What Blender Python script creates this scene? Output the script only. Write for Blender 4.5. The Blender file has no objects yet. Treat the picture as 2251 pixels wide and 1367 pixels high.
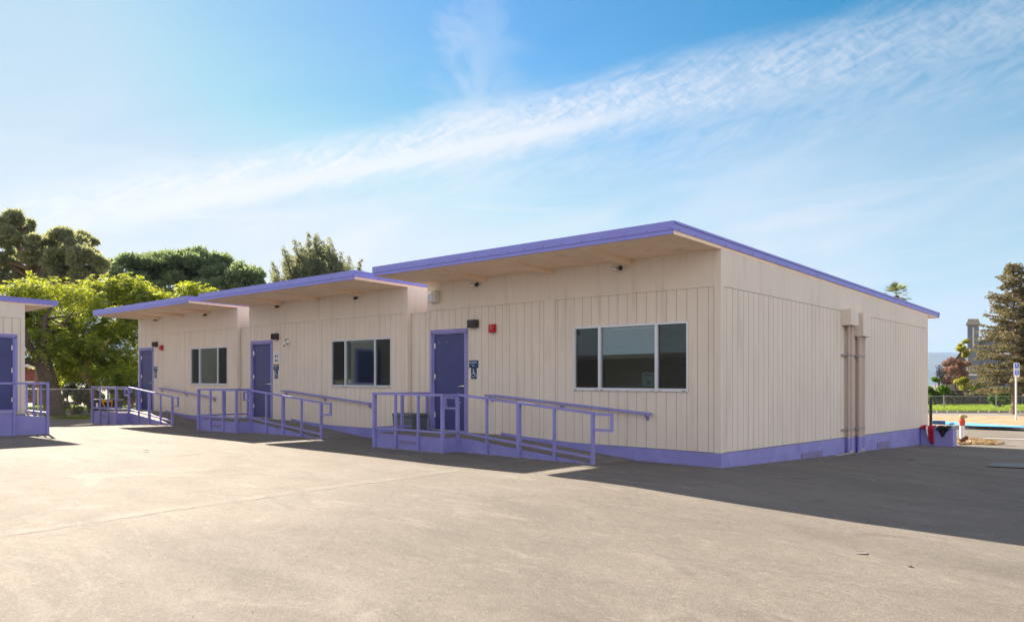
import bpy, bmesh, math, random
import numpy as np
from mathutils import Vector, Matrix
random.seed(7); RNG = np.random.default_rng(11)
SC = bpy.context.scene; COL = SC.collection
rad = math.radians

# ---------------------------------------------------------------- camera
YAW = 42.4216; CX, CY, CZ = 6.1269, -11.8406, 1.3759; FPX = 1706.95; HOR = 845.57
cam_d = bpy.data.cameras.new('camera'); cam = bpy.data.objects.new('camera', cam_d); COL.objects.link(cam)
cam.location = (CX, CY, CZ); cam.rotation_euler = (rad(90), 0, rad(YAW))
cam_d.sensor_width = 36.0; cam_d.sensor_fit = 'HORIZONTAL'; cam_d.lens = 36.0 * FPX / 2251.0
cam_d.shift_y = (HOR - 683.5) / 2251.0; cam_d.clip_start = 0.1; cam_d.clip_end = 9000
SC.camera = cam
FW = Vector((-math.sin(rad(YAW)), math.cos(rad(YAW)), 0)); RT = Vector((math.cos(rad(YAW)), math.sin(rad(YAW)), 0))
def at(px, dep, py=None):
    """world point at a bearing and distance (py gives the height)"""
    p = Vector((CX, CY, 0)) + FW * dep + RT * (dep * (px - 1125.5) / FPX)
    if py is not None: p.z = CZ + dep * (HOR - py) / FPX
    return p

# ---------------------------------------------------------------- sun, sky, exposure
SUN_TO = Vector((-1.63, 0.38, 1.0)).normalized()
sl = bpy.data.lights.new('sun', 'SUN'); sl.energy = 5.0; sl.angle = rad(0.55); sl.color = (1.0, 0.86, 0.68)
so = bpy.data.objects.new('sun', sl); COL.objects.link(so); so.rotation_euler = SUN_TO.to_track_quat('Z', 'Y').to_euler()
so.location = (-30, 10, 30)
SC.view_settings.view_transform = 'Standard'; SC.view_settings.look = 'None'
SC.view_settings.exposure = 1.85; SC.view_settings.gamma = 1.0
SC.cycles.max_bounces = 8; SC.cycles.transparent_max_bounces = 24; SC.cycles.caustics_reflective = False; SC.cycles.caustics_refractive = False

class NT:
    def __init__(s, tree): s.t = tree; s.n = tree.nodes; s.l = tree.links
    def new(s, typ, **kw):
        n = s.n.new(typ)
        for k, v in kw.items(): setattr(n, k, v)
        return n
    def put(s, sock, v):
        if v is None: return
        if isinstance(v, bpy.types.NodeSocket): s.l.new(v, sock)
        else:
            try: sock.default_value = v
            except Exception: sock.default_value = (*v, 1.0)
    def math(s, op, a, b=None, c=None, clamp=False):
        n = s.new('ShaderNodeMath', operation=op); n.use_clamp = clamp
        s.put(n.inputs[0], a); s.put(n.inputs[1], b)
        if c is not None: s.put(n.inputs[2], c)
        return n.outputs[0]
    def mix(s, f, a, b, blend='MIX'):
        n = s.new('ShaderNodeMix', data_type='RGBA', blend_type=blend); n.clamp_factor = True
        s.put(n.inputs[0], f); s.put(n.inputs[6], a if isinstance(a, bpy.types.NodeSocket) else (*a[:3], 1)); s.put(n.inputs[7], b if isinstance(b, bpy.types.NodeSocket) else (*b[:3], 1))
        return n.outputs[2]
    def ramp(s, f, lo, hi, a=0.0, b=1.0, smooth=False):
        n = s.new('ShaderNodeMapRange'); n.clamp = True
        if smooth: n.interpolation_type = 'SMOOTHSTEP'
        s.put(n.inputs[0], f); n.inputs[1].default_value = lo; n.inputs[2].default_value = hi; n.inputs[3].default_value = a; n.inputs[4].default_value = b
        return n.outputs[0]
    def noise(s, vec, scale, detail=4, rough=0.55, dist=0.0, dims='3D'):
        n = s.new('ShaderNodeTexNoise', noise_dimensions=dims); s.put(n.inputs['Vector'], vec)
        n.inputs['Scale'].default_value = scale; n.inputs['Detail'].default_value = detail; n.inputs['Roughness'].default_value = rough; n.inputs['Distortion'].default_value = dist
        return n.outputs[0]
    def comb(s, x, y, z=0.0):
        n = s.new('ShaderNodeCombineXYZ'); s.put(n.inputs[0], x); s.put(n.inputs[1], y); s.put(n.inputs[2], z); return n.outputs[0]

world = bpy.data.worlds.new('World'); SC.world = world; world.use_nodes = True
def build_world():
    N = NT(world.node_tree); N.n.clear()
    out = N.new('ShaderNodeOutputWorld'); bg = N.new('ShaderNodeBackground'); N.l.new(bg.outputs[0], out.inputs[0])
    sky = N.new('ShaderNodeTexSky', sky_type='NISHITA'); sky.sun_disc = False
    sky.sun_elevation = math.asin(SUN_TO.z); sky.sun_rotation = math.atan2(SUN_TO.x, SUN_TO.y)
    sky.altitude = 50; sky.air_density = 1.15; sky.dust_density = 0.1; sky.ozone_density = 2.2
    tc = N.new('ShaderNodeTexCoord'); sep = N.new('ShaderNodeSeparateXYZ'); N.l.new(tc.outputs['Generated'], sep.inputs[0])
    x, y, z = sep.outputs
    # azimuth (radians clockwise from the view yaw) and elevation
    r_ = N.math('ADD', N.math('MULTIPLY', x, RT.x), N.math('MULTIPLY', y, RT.y))
    f_ = N.math('ADD', N.math('MULTIPLY', x, FW.x), N.math('MULTIPLY', y, FW.y))
    az = N.math('ARCTAN2', r_, f_)
    el = N.math('ARCTAN2', z, N.math('SQRT', N.math('ADD', N.math('MULTIPLY', x, x), N.math('MULTIPLY', y, y))))
    def ae(px, py):
        a = math.atan((px - 1125.5) / FPX); return a, math.atan((HOR - py) / FPX * math.cos(a))
    pts = [ae(*p) for p in [(100, 462), (400, 418), (700, 372), (1000, 305), (1300, 225), (1600, 160), (1900, 105), (2200, 25)]]
    c2, c1, c0 = np.polyfit([p[0] for p in pts], [p[1] for p in pts], 2)
    elc = N.math('ADD', N.math('MULTIPLY', az, N.math('ADD', N.math('MULTIPLY', az, float(c2)), float(c1))), float(c0))
    d = N.math('SUBTRACT', el, elc)                       # height above the streak
    # warped coordinates along / across the streak
    v1 = N.comb(N.math('MULTIPLY', az, 3.0), N.math('MULTIPLY', d, 12.0), 0.0)
    nb = N.noise(v1, 2.2, 7, 0.6, 0.8)
    v2 = N.comb(N.math('MULTIPLY', N.math('ADD', az, N.math('MULTIPLY', d, -1.4)), 9.0), N.math('MULTIPLY', d, 16.0), 3.0)
    nr = N.noise(v2, 3.4, 6, 0.62, 1.2)
    v3 = N.comb(N.math('MULTIPLY', N.math('ADD', az, N.math('MULTIPLY', d, 0.9)), 40.0), N.math('MULTIPLY', d, 26.0), 7.0)
    nf = N.noise(v3, 2.4, 4, 0.6, 0.9)
    dsc = N.math('DIVIDE', d, N.ramp(az, 0.05, 0.6, 1.0, 1.2))
    dw = N.math('ADD', dsc, N.math('MULTIPLY', N.math('SUBTRACT', nb, 0.5), 0.045))
    up = N.ramp(dw, 0.002, 0.046, 1, 0, True); dn = N.ramp(dw, -0.052, -0.012, 0, 1, True)
    band = N.math('MULTIPLY', up, dn)
    tex = N.math('ADD', N.math('MULTIPLY', nr, 0.75), N.math('MULTIPLY', nf, 0.42))
    # ripples show only on the upper half of the streak
    band = N.math('MULTIPLY', band, N.ramp(tex, 0.38, 0.72, 0.22, 1.0))
    band = N.math('MULTIPLY', N.math('MULTIPLY', band, N.ramp(az, -0.62, -0.40, 0.6, 1.0)), N.ramp(az, 0.0, 0.45, 1.0, 0.52))
    core = N.math('ABSOLUTE', N.math('ADD', N.math('ADD', d, 0.016), N.math('MULTIPLY', N.math('SUBTRACT', nr, 0.5), 0.022)))
    core = N.math('MULTIPLY', N.ramp(core, 0.002, 0.022, 0.9, 0, True), N.math('MULTIPLY', N.ramp(az, -0.58, -0.40, 0, 1, True), N.ramp(az, 0.02, 0.38, 1, 0, True)))
    band = N.math('MAXIMUM', band, core)
    # a faint second streak under it
    d2 = N.math('ADD', d, N.math('ADD', 0.062, N.math('MULTIPLY', N.math('SUBTRACT', nb, 0.5), 0.09)))
    low = N.math('MULTIPLY', N.ramp(N.math('ABSOLUTE', d2), 0.0, 0.05, 1, 0, True), N.ramp(nr, 0.35, 0.75, 0.0, 0.34))
    # plume rising from the streak at mid sky
    pa, pe = ae(1060, 0); qa, qe = ae(1035, 250)
    t = N.ramp(el, qe, pe, 0, 1)
    pc = N.math('ADD', N.math('MULTIPLY', N.math('SUBTRACT', el, qe), (pa - qa) / (pe - qe)), qa)
    wob = N.noise(N.comb(N.math('MULTIPLY', az, 6.0), N.math('MULTIPLY', el, 10.0), 1.0), 2.0, 7, 0.62, 0.7)
    dp = N.math('ABSOLUTE', N.math('ADD', N.math('SUBTRACT', az, pc), N.math('MULTIPLY', N.math('SUBTRACT', wob, 0.5), 0.16)))
    wid = N.math('ADD', 0.045, N.math('MULTIPLY', N.math('SUBTRACT', 1.0, t), 0.05))
    pl = N.math('MULTIPLY', N.ramp(N.math('DIVIDE', dp, wid), 0.0, 1.0, 1, 0, True), N.ramp(el, qe - 0.14, qe - 0.04, 0, 0.42, True))
    pl = N.math('MULTIPLY', pl, N.ramp(el, pe - 0.12, pe + 0.06, 1, 0.35, True))
    pl = N.math('MULTIPLY', pl, N.ramp(wob, 0.3, 0.7, 0.45, 1.0))
    # thin veil: thicker towards the sun side and the horizon
    vv = N.noise(N.comb(N.math('MULTIPLY', az, 2.0), N.math('MULTIPLY', N.math('SUBTRACT', el, N.math('MULTIPLY', az, 0.25)), 7.0), 5.0), 1.5, 8, 0.55, 0.6)
    side = N.ramp(az, -0.62, 0.60, 1, 0)
    lowm = N.ramp(el, 0.04, 0.44, 1, 0, True)
    veil = N.math('MULTIPLY', N.ramp(vv, 0.25, 0.75, 0.28, 0.95), N.math('ADD', N.math('MULTIPLY', lowm, N.math('ADD', 0.74, N.math('MULTIPLY', side, 0.10))), N.math('ADD', N.math('MULTIPLY', side, 0.12), N.math('MULTIPLY', N.ramp(d, 0.02, -0.06, 0, 1, True), 0.30))))
    # wisps low on the right
    wv = N.noise(N.comb(N.math('MULTIPLY', az, 2.2), N.math('MULTIPLY', N.math('SUBTRACT', el, N.math('MULTIPLY', az, 0.06)), 26.0), 9.0), 1.6, 7, 0.55, 0.4)
    wisp = N.math('MULTIPLY', N.ramp(wv, 0.52, 0.72, 0, 0.42), N.math('MULTIPLY', N.ramp(el, 0.30, 0.20, 0, 1, True), N.ramp(el, 0.02, 0.08, 0, 1, True)))
    a_ = N.math('SUBTRACT', 1.0, N.math('MULTIPLY', N.math('MULTIPLY', N.math('SUBTRACT', 1.0, band), N.math('SUBTRACT', 1.0, N.math('MAXIMUM', low, wisp))), N.math('MULTIPLY', N.math('SUBTRACT', 1.0, pl), N.math('SUBTRACT', 1.0, veil))))
    above = N.ramp(el, -0.01, 0.01, 0, 1)
    a_ = N.math('MULTIPLY', a_, above)
    hue = N.new('ShaderNodeHueSaturation'); N.l.new(sky.outputs[0], hue.inputs['Color']); hue.inputs['Saturation'].default_value = SKY_SAT; hue.inputs['Value'].default_value = 1.0
    cloud = N.mix(side, CLOUD_R, CLOUD_L)
    blue = N.mix(1.0, hue.outputs[0], N.mix(side, (0.02, 0.52, 0.54), (0.85, 0.74, 0.76)), 'MULTIPLY')
    blue = N.mix(1.0, blue, N.mix(side, (2.4, 3.4, 4.1), (2.3, 3.3, 4.05)), 'DARKEN')
    hz = N.math('MULTIPLY', N.ramp(el, 0.0, 0.36, 0.85, 0, True), above)
    blue = N.mix(hz, blue, N.mix(side, (2.85, 3.35, 3.85), (3.5, 4.0, 4.5)))
    col = N.mix(a_, blue, cloud)
    # cloud added overhead and behind the camera, out of view, to lift the shade
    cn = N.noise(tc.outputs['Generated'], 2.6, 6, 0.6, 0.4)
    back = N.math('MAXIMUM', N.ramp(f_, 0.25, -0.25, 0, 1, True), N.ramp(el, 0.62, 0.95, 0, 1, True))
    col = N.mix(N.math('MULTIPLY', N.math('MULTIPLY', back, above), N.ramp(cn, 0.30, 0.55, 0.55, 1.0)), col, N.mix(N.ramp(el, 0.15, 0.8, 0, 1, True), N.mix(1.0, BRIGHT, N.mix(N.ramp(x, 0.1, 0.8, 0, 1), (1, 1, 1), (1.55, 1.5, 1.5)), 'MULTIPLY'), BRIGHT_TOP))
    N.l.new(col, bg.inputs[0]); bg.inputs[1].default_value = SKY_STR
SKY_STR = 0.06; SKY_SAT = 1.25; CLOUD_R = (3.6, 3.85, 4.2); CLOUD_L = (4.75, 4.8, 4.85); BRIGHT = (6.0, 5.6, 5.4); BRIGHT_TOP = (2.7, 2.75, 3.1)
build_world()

# ---------------------------------------------------------------- materials
MATS = {}
def obj_coord(N):
    tc = N.new('ShaderNodeNewGeometry'); return tc.outputs['Position']
def pmat(name, col, rough=0.7, var=0.12, scale=3.0, bump=0.0, bscale=80, metal=0.0, spec=0.4, var2=None, dirt=None, dirtscale=1.2):
    m = bpy.data.materials.new(name); m.use_nodes = True; N = NT(m.node_tree); b = N.n['Principled BSDF']
    pos = obj_coord(N); n1 = N.noise(pos, scale, 5, 0.6)
    dark = tuple(c * (1 - var) for c in col); light = tuple(min(1, c * (1 + var)) for c in col)
    c = N.mix(N.ramp(n1, 0.3, 0.7), dark, light)
    if var2: c = N.mix(N.ramp(N.noise(pos, scale * 0.23, 3, 0.5), 0.45, 0.7), c, var2)
    if dirt:
        n2 = N.noise(pos, dirtscale, 7, 0.7, 0.4); c = N.mix(N.ramp(n2, 0.56, 0.74, 0, 0.6), c, dirt)
    N.l.new(c, b.inputs['Base Color']); b.inputs['Roughness'].default_value = rough; b.inputs['Metallic'].default_value = metal
    b.inputs['Specular IOR Level'].default_value = spec
    if bump:
        bn = N.new('ShaderNodeBump'); bn.inputs['Strength'].default_value = bump; bn.inputs['Distance'].default_value = 0.01
        N.l.new(N.noise(pos, bscale, 3, 0.6), bn.inputs['Height']); N.l.new(bn.outputs[0], b.inputs['Normal'])
    MATS[name] = m; return m
def leafmat(name, cols, trans=0.35, tcol=None, scale=1.2):
    m = bpy.data.materials.new(name); m.use_nodes = True; N = NT(m.node_tree); N.n.clear()
    out = N.new('ShaderNodeOutputMaterial'); geo = N.new('ShaderNodeNewGeometry')
    n = N.noise(geo.outputs['Position'], scale, 3, 0.6); rp = geo.outputs['Random Per Island']
    f = N.math('ADD', N.math('MULTIPLY', rp, 0.6), N.math('MULTIPLY', n, 0.5))
    c = N.mix(N.ramp(f, 0.2, 0.9), cols[0], cols[1])
    if len(cols) > 2: c = N.mix(N.ramp(rp, 0.86, 0.93), c, cols[2])
    d = N.new('ShaderNodeBsdfDiffuse'); N.l.new(c, d.inputs[0])
    tr = N.new('ShaderNodeBsdfTranslucent')
    if tcol: N.l.new(N.mix(0.75, c, tcol), tr.inputs[0])
    else: N.l.new(c, tr.inputs[0])
    g = N.new('ShaderNodeBsdfGlossy'); g.inputs['Roughness'].default_value = 0.45; g.inputs[0].default_value = (0.8, 0.85, 0.8, 1)
    mx = N.new('ShaderNodeMixShader'); mx.inputs[0].default_value = trans; N.l.new(d.outputs[0], mx.inputs[1]); N.l.new(tr.outputs[0], mx.inputs[2])
    m2 = N.new('ShaderNodeMixShader'); m2.inputs[0].default_value = 0.025; N.l.new(mx.outputs[0], m2.inputs[1]); N.l.new(g.outputs[0], m2.inputs[2])
    N.l.new(m2.outputs[0], out.inputs[0]); MATS[name] = m; return m

def wall_mat(name, col):
    m = bpy.data.materials.new(name); m.use_nodes = True; N = NT(m.node_tree); b = N.n['Principled BSDF']
    pos = obj_coord(N); sep = N.new('ShaderNodeSeparateXYZ'); N.l.new(pos, sep.inputs[0])
    big = N.noise(pos, 0.7, 4, 0.6); st = N.noise(N.comb(N.math('MULTIPLY', sep.outputs[0], 1.0), sep.outputs[1], N.math('MULTIPLY', sep.outputs[2], 0.12)), 5.0, 4, 0.6)
    c = N.mix(N.ramp(big, 0.3, 0.7), tuple(k * 0.95 for k in col), tuple(k * 1.03 for k in col))
    c = N.mix(N.ramp(st, 0.52, 0.8, 0, 0.34), c, (0.36, 0.31, 0.27))
    grain = N.noise(N.comb(sep.outputs[0], sep.outputs[1], N.math('MULTIPLY', sep.outputs[2], 0.04)), 60.0, 2, 0.5)
    c = N.mix(N.ramp(grain, 0.3, 0.75, 0.10, 0.0), c, (0.25, 0.22, 0.2))
    spots = N.noise(pos, 2.3, 8, 0.75); c = N.mix(N.ramp(spots, 0.66, 0.78, 0, 0.25), c, (0.32, 0.28, 0.25))
    N.l.new(c, b.inputs['Base Color']); b.inputs['Roughness'].default_value = 0.62; b.inputs['Specular IOR Level'].default_value = 0.35
    bn = N.new('ShaderNodeBump'); bn.inputs['Strength'].default_value = 0.25; bn.inputs['Distance'].default_value = 0.004
    N.l.new(grain, bn.inputs['Height']); N.l.new(bn.outputs[0], b.inputs['Normal']); MATS[name] = m; return m
M_WALL = wall_mat('cream_paint', (0.76, 0.69, 0.60))
M_SOFF = pmat('soffit_paint', (0.90, 0.71, 0.54), 0.7, 0.06, 1.5, dirt=(0.42, 0.34, 0.28), dirtscale=1.6)
M_PURP = pmat('purple_paint', (0.25, 0.25, 0.58), 0.5, 0.12, 2.2, 0.2, 60, dirt=(0.26, 0.245, 0.47), dirtscale=3.5)
M_FASC = pmat('fascia_purple', (0.235, 0.25, 0.68), 0.42, 0.05, 1.8, 0.08, 40)
M_DOOR = pmat('door_blue', (0.052, 0.062, 0.20), 0.45, 0.12, 1.6, 0.05, 50)
M_DARK = pmat('dark_gap', (0.05, 0.045, 0.04), 0.9)
M_GROOVE = pmat('groove_paint', (0.36, 0.31, 0.27), 0.9)
M_ALU = pmat('aluminium', (0.62, 0.66, 0.72), 0.35, 0.04, 4, metal=0.35)
M_STEEL = pmat('brushed_steel', (0.75, 0.75, 0.74), 0.25, 0.03, 8, metal=0.9)
M_ROOF = pmat('roof_sheet', (0.42, 0.42, 0.42), 0.7, 0.15, 0.8)
M_DECK = pmat('deck_grit', (0.185, 0.17, 0.16), 0.9, 0.22, 3.5, 0.5, 180, dirt=(0.3, 0.27, 0.24), dirtscale=4)
M_BRONZE = pmat('bronze_housing', (0.045, 0.038, 0.034), 0.45, 0.1, 6)
M_LENS = pmat('dark_lens', (0.012, 0.012, 0.016), 0.12, 0.1, 6)
M_RED = pmat('red_plastic', (0.46, 0.02, 0.03), 0.4, 0.08, 8)
M_CREAMP = pmat('cream_plastic', (0.66, 0.64, 0.55), 0.5, 0.05, 8)
M_WHITE = pmat('white_paint', (0.78, 0.78, 0.78), 0.5, 0.05, 5)
M_SIGNB = pmat('sign_blue', (0.010, 0.055, 0.16), 0.45, 0.05, 8)
M_SIGNW = pmat('sign_white', (0.75, 0.8, 0.85), 0.5, 0.03, 8)
M_BRIGHTB = pmat('sign_bright_blue', (0.01, 0.07, 0.62), 0.4, 0.03, 8)
M_GALV = pmat('galvanised', (0.36, 0.37, 0.38), 0.45, 0.12, 6, metal=0.6)
M_PIPE = pmat('painted_pipe', (0.50, 0.41, 0.36), 0.5, 0.05, 3)
M_GREYP = pmat('grey_plastic', (0.12, 0.14, 0.155), 0.5, 0.08, 4)
M_BLACK = pmat('black_plastic', (0.018, 0.018, 0.02), 0.45, 0.1, 5)
M_YELL = pmat('yellow_plastic', (0.75, 0.42, 0.02), 0.45, 0.06, 5)
M_PINK = pmat('pink_paper', (0.62, 0.05, 0.36), 0.6, 0.04, 5)
M_PINKD = pmat('pink_print', (0.42, 0.04, 0.25), 0.6, 0.04, 5)
M_PAPER = pmat('paper', (0.55, 0.6, 0.6), 0.7, 0.03, 5)
M_CONC = pmat('concrete', (0.36, 0.35, 0.33), 0.85, 0.15, 3, 0.3, 60, dirt=(0.2, 0.19, 0.17), dirtscale=3)
M_BARK = pmat('bark_dark', (0.06, 0.05, 0.042), 0.95, 0.35, 6, 0.9, 18)
M_BARKP = pmat('bark_pinkish', (0.28, 0.18, 0.13), 0.9, 0.2, 6, 0.5, 18)
M_BARKB = pmat('bark_brown', (0.15, 0.10, 0.07), 0.95, 0.3, 6, 0.6, 18)
M_WOOD = pmat('dark_fence_wood', (0.050, 0.043, 0.040), 0.9, 0.35, 2.5, 0.3, 30, var2=(0.085, 0.075, 0.07))
M_ROOM = pmat('room_wall', (0.42, 0.40, 0.37), 0.9, 0.04, 2)
M_CLOTHR = pmat('red_cloth', (0.36, 0.006, 0.025), 0.85, 0.15, 9, 0.4, 40)
M_CLOTHB = pmat('black_cloth', (0.012, 0.012, 0.013), 0.95, 0.15, 9, 0.4, 40)
M_CLOTHW = pmat('white_cloth', (0.7, 0.68, 0.72), 0.85, 0.05, 9)
M_BRASS = pmat('brass', (0.50, 0.36, 0.16), 0.5, 0.2, 20, metal=0.4)
M_VRED = pmat('faded_red', (0.62, 0.09, 0.05), 0.6, 0.15, 14)
M_RUST = pmat('rust', (0.10, 0.045, 0.03), 0.9, 0.3, 20)
def lampmat():
    m = bpy.data.materials.new('lit_lamp'); m.use_nodes = True; b = m.node_tree.nodes['Principled BSDF']; b.inputs['Emission Color'].default_value = (1, 0.95, 0.85, 1); b.inputs['Emission Strength'].default_value = 1.6; return m
M_LAMP = lampmat()
M_BLIND = pmat('blind_slat', (0.55, 0.56, 0.55), 0.6, 0.03, 5)

def glass_mat(name, tint, gloss_mul, gcol=(0.9, 1.0, 1.0), rough=0.0):
    m = bpy.data.materials.new(name); m.use_nodes = True; N = NT(m.node_tree); N.n.clear()
    out = N.new('ShaderNodeOutputMaterial'); tr = N.new('ShaderNodeBsdfTransparent'); tr.inputs[0].default_value = (*tint, 1)
    g = N.new('ShaderNodeBsdfGlossy'); g.inputs[0].default_value = (*gcol, 1); g.inputs['Roughness'].default_value = rough
    fr = N.new('ShaderNodeFresnel'); fr.inputs[0].default_value = 1.6
    mx = N.new('ShaderNodeMixShader'); N.l.new(N.math('MULTIPLY', fr.outputs[0], gloss_mul, clamp=True), mx.inputs[0])
    N.l.new(tr.outputs[0], mx.inputs[1]); N.l.new(g.outputs[0], mx.inputs[2]); N.l.new(mx.outputs[0], out.inputs[0]); MATS[name] = m; return m
M_GLASS = glass_mat('window_glass', (0.60, 0.68, 0.70), 2.4, (0.78, 1.0, 1.0))
def screen_mat():
    m = bpy.data.materials.new('insect_screen'); m.use_nodes = True; N = NT(m.node_tree); N.n.clear()
    out = N.new('ShaderNodeOutputMaterial'); tr = N.new('ShaderNodeBsdfTransparent'); tr.inputs[0].default_value = (1, 1, 1, 1)
    d = N.new('ShaderNodeBsdfDiffuse'); d.inputs[0].default_value = (0.03, 0.03, 0.032, 1); mx = N.new('ShaderNodeMixShader'); mx.inputs[0].default_value = 0.45
    N.l.new(tr.outputs[0], mx.inputs[1]); N.l.new(d.outputs[0], mx.inputs[2]); N.l.new(mx.outputs[0], out.inputs[0]); return m
M_SCREEN = screen_mat()

def asphalt_mat():
    m = bpy.data.materials.new('asphalt'); m.use_nodes = True; N = NT(m.node_tree); b = N.n['Principled BSDF']
    pos = obj_coord(N); sep = N.new('ShaderNodeSeparateXYZ'); N.l.new(pos, sep.inputs[0])
    # slightly stretched patches, like worn seal coat
    st = N.comb(N.math('MULTIPLY', N.math('ADD', sep.outputs[0], N.math('MULTIPLY', sep.outputs[1], 0.5)), 0.55), sep.outputs[1], 0.0)
    big = N.noise(st, 0.35, 6, 0.62, 0.6); mid = N.noise(st, 1.7, 7, 0.68, 0.5); fine = N.noise(pos, 55, 3, 0.7); grit = N.noise(pos, 190, 2, 0.6)
    c = N.mix(N.ramp(big, 0.32, 0.68), (0.155, 0.140, 0.123), (0.225, 0.203, 0.178))
    c = N.mix(N.ramp(mid, 0.50, 0.72, 0, 0.5), c, (0.255, 0.236, 0.210))
    c = N.mix(N.ramp(mid, 0.46, 0.30, 0, 0.50), c, (0.105, 0.095, 0.085))
    c = N.mix(N.ramp(fine, 0.42, 0.68, 0.35, 0), c, (0.06, 0.056, 0.052))
    c = N.mix(N.ramp(grit, 0.62, 0.74, 0, 0.45), c, (0.36, 0.34, 0.30))
    gr2 = N.noise(st, 14, 5, 0.75); c = N.mix(N.ramp(gr2, 0.56, 0.70, 0, 0.45), c, (0.10, 0.09, 0.08)); c = N.mix(N.ramp(gr2, 0.44, 0.32, 0, 0.4), c, (0.29, 0.27, 0.24))
    # long seams and cracks
    w = N.noise(pos, 0.8, 6, 0.65); w2 = N.noise(pos, 0.45, 6, 0.6)
    def line(a, bb, cc, wid, amp, strength, colr, cin, ww):
        nonlocal c
        dd = N.math('ADD', N.math('ADD', N.math('MULTIPLY', sep.outputs[0], a), N.math('MULTIPLY', sep.outputs[1], bb)), N.math('ADD', cc, N.math('MULTIPLY', N.math('SUBTRACT', ww, 0.5), amp)))
        f = N.math('MULTIPLY', N.ramp(N.math('ABSOLUTE', dd), wid * 0.3, wid, strength, 0, True), N.ramp(mid, 0.38, 0.58, 0.15, 1.0))
        cin = N.mix(f, cin, colr); return cin
    c = line(1.0, 0.131, 3.10, 0.045, 0.35, 0.75, (0.06, 0.054, 0.048), c, w); c = line(-0.20, 0.98, 6.55, 0.035, 0.7, 0.22, (0.07, 0.063, 0.055), c, w)
    c = line(1.0, 0.131, 3.24, 0.16, 0.4, 0.35, (0.26, 0.25, 0.22), c, w)
    c = line(-0.05, 1.0, 8.6, 0.22, 0.8, 0.16, (0.28, 0.26, 0.24), c, w2)
    c = line(0.75, 0.66, 4.9, 0.03, 1.0, 0.15, (0.06, 0.055, 0.05), c, w2)
    c = line(-0.3, 0.95, 4.3, 0.03, 0.8, 0.35, (0.065, 0.06, 0.055), c, w)
    c = line(0.05, 1.0, 9.5, 0.12, 0.7, 0.14, (0.27, 0.25, 0.23), c, w)
    # pale gravelly patches
    pt = N.noise(st, 2.6, 8, 0.75, 1.2); c = N.mix(N.ramp(pt, 0.60, 0.72, 0, 0.6), c, (0.27, 0.255, 0.235))
    sk = N.noise(st, 0.75, 7, 0.72, 1.6); c = N.mix(N.ramp(sk, 0.54, 0.66, 0, 0.38), c, (0.115, 0.104, 0.092)); c = N.mix(N.ramp(sk, 0.44, 0.36, 0, 0.35), c, (0.27, 0.25, 0.222))
    ol = N.noise(pos, 1.1, 3, 0.5, 0.8); c = N.mix(N.ramp(ol, 0.66, 0.76, 0, 0.5), c, (0.07, 0.065, 0.06))
    N.l.new(c, b.inputs['Base Color']); b.inputs['Roughness'].default_value = 0.88; b.inputs['Specular IOR Level'].default_value = 0.3
    bn = N.new('ShaderNodeBump'); bn.inputs['Strength'].default_value = 0.8; bn.inputs['Distance'].default_value = 0.016
    h = N.math('ADD', N.math('MULTIPLY', fine, 0.5), N.math('ADD', N.math('MULTIPLY', grit, 0.35), N.math('ADD', N.math('MULTIPLY', gr2, 1.0), N.math('MULTIPLY', mid, 1.6))))
    N.l.new(h, bn.inputs['Height']); N.l.new(bn.outputs[0], b.inputs['Normal']); MATS['asphalt'] = m; return m
M_ASPH = asphalt_mat()

# ---------------------------------------------------------------- levels of the sloping lot
def shear(x, y): return -0.0065 * x - 0.0046 * y
def sstep(t): t = min(1, max(0, t)); return t * t * (3 - 2 * t)
GX = [-400, -60, -40, -23, -20.5, -18, -15, -10, -7.2, -5, -1.7, 0, 1.5, 3.2, 5.2, 8, 400]
GZ = [-0.2, -0.05, -0.03, -0.02, 0.05, 0.12, 0.10, 0.08, 0.045, 0.045, 0.02, 0.0, -0.06, -0.125, -0.18, -0.21, -0.25]
def gz(x, y):
    if y < 0: a = float(np.interp(x, GX, GZ)) - 0.0046 * max(y, -12) * 0.5; return a
    a0 = float(np.interp(x, GX, GZ)); far = -0.30 if x > -12 else float(np.interp(x, [-30, -12], [-0.02, -0.30]))
    near = a0 - 0.24 * (1 - math.exp(-y / 7)) * sstep((x + 6) / 5)
    return near + (far - near) * sstep((y - 6) / 9)

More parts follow.
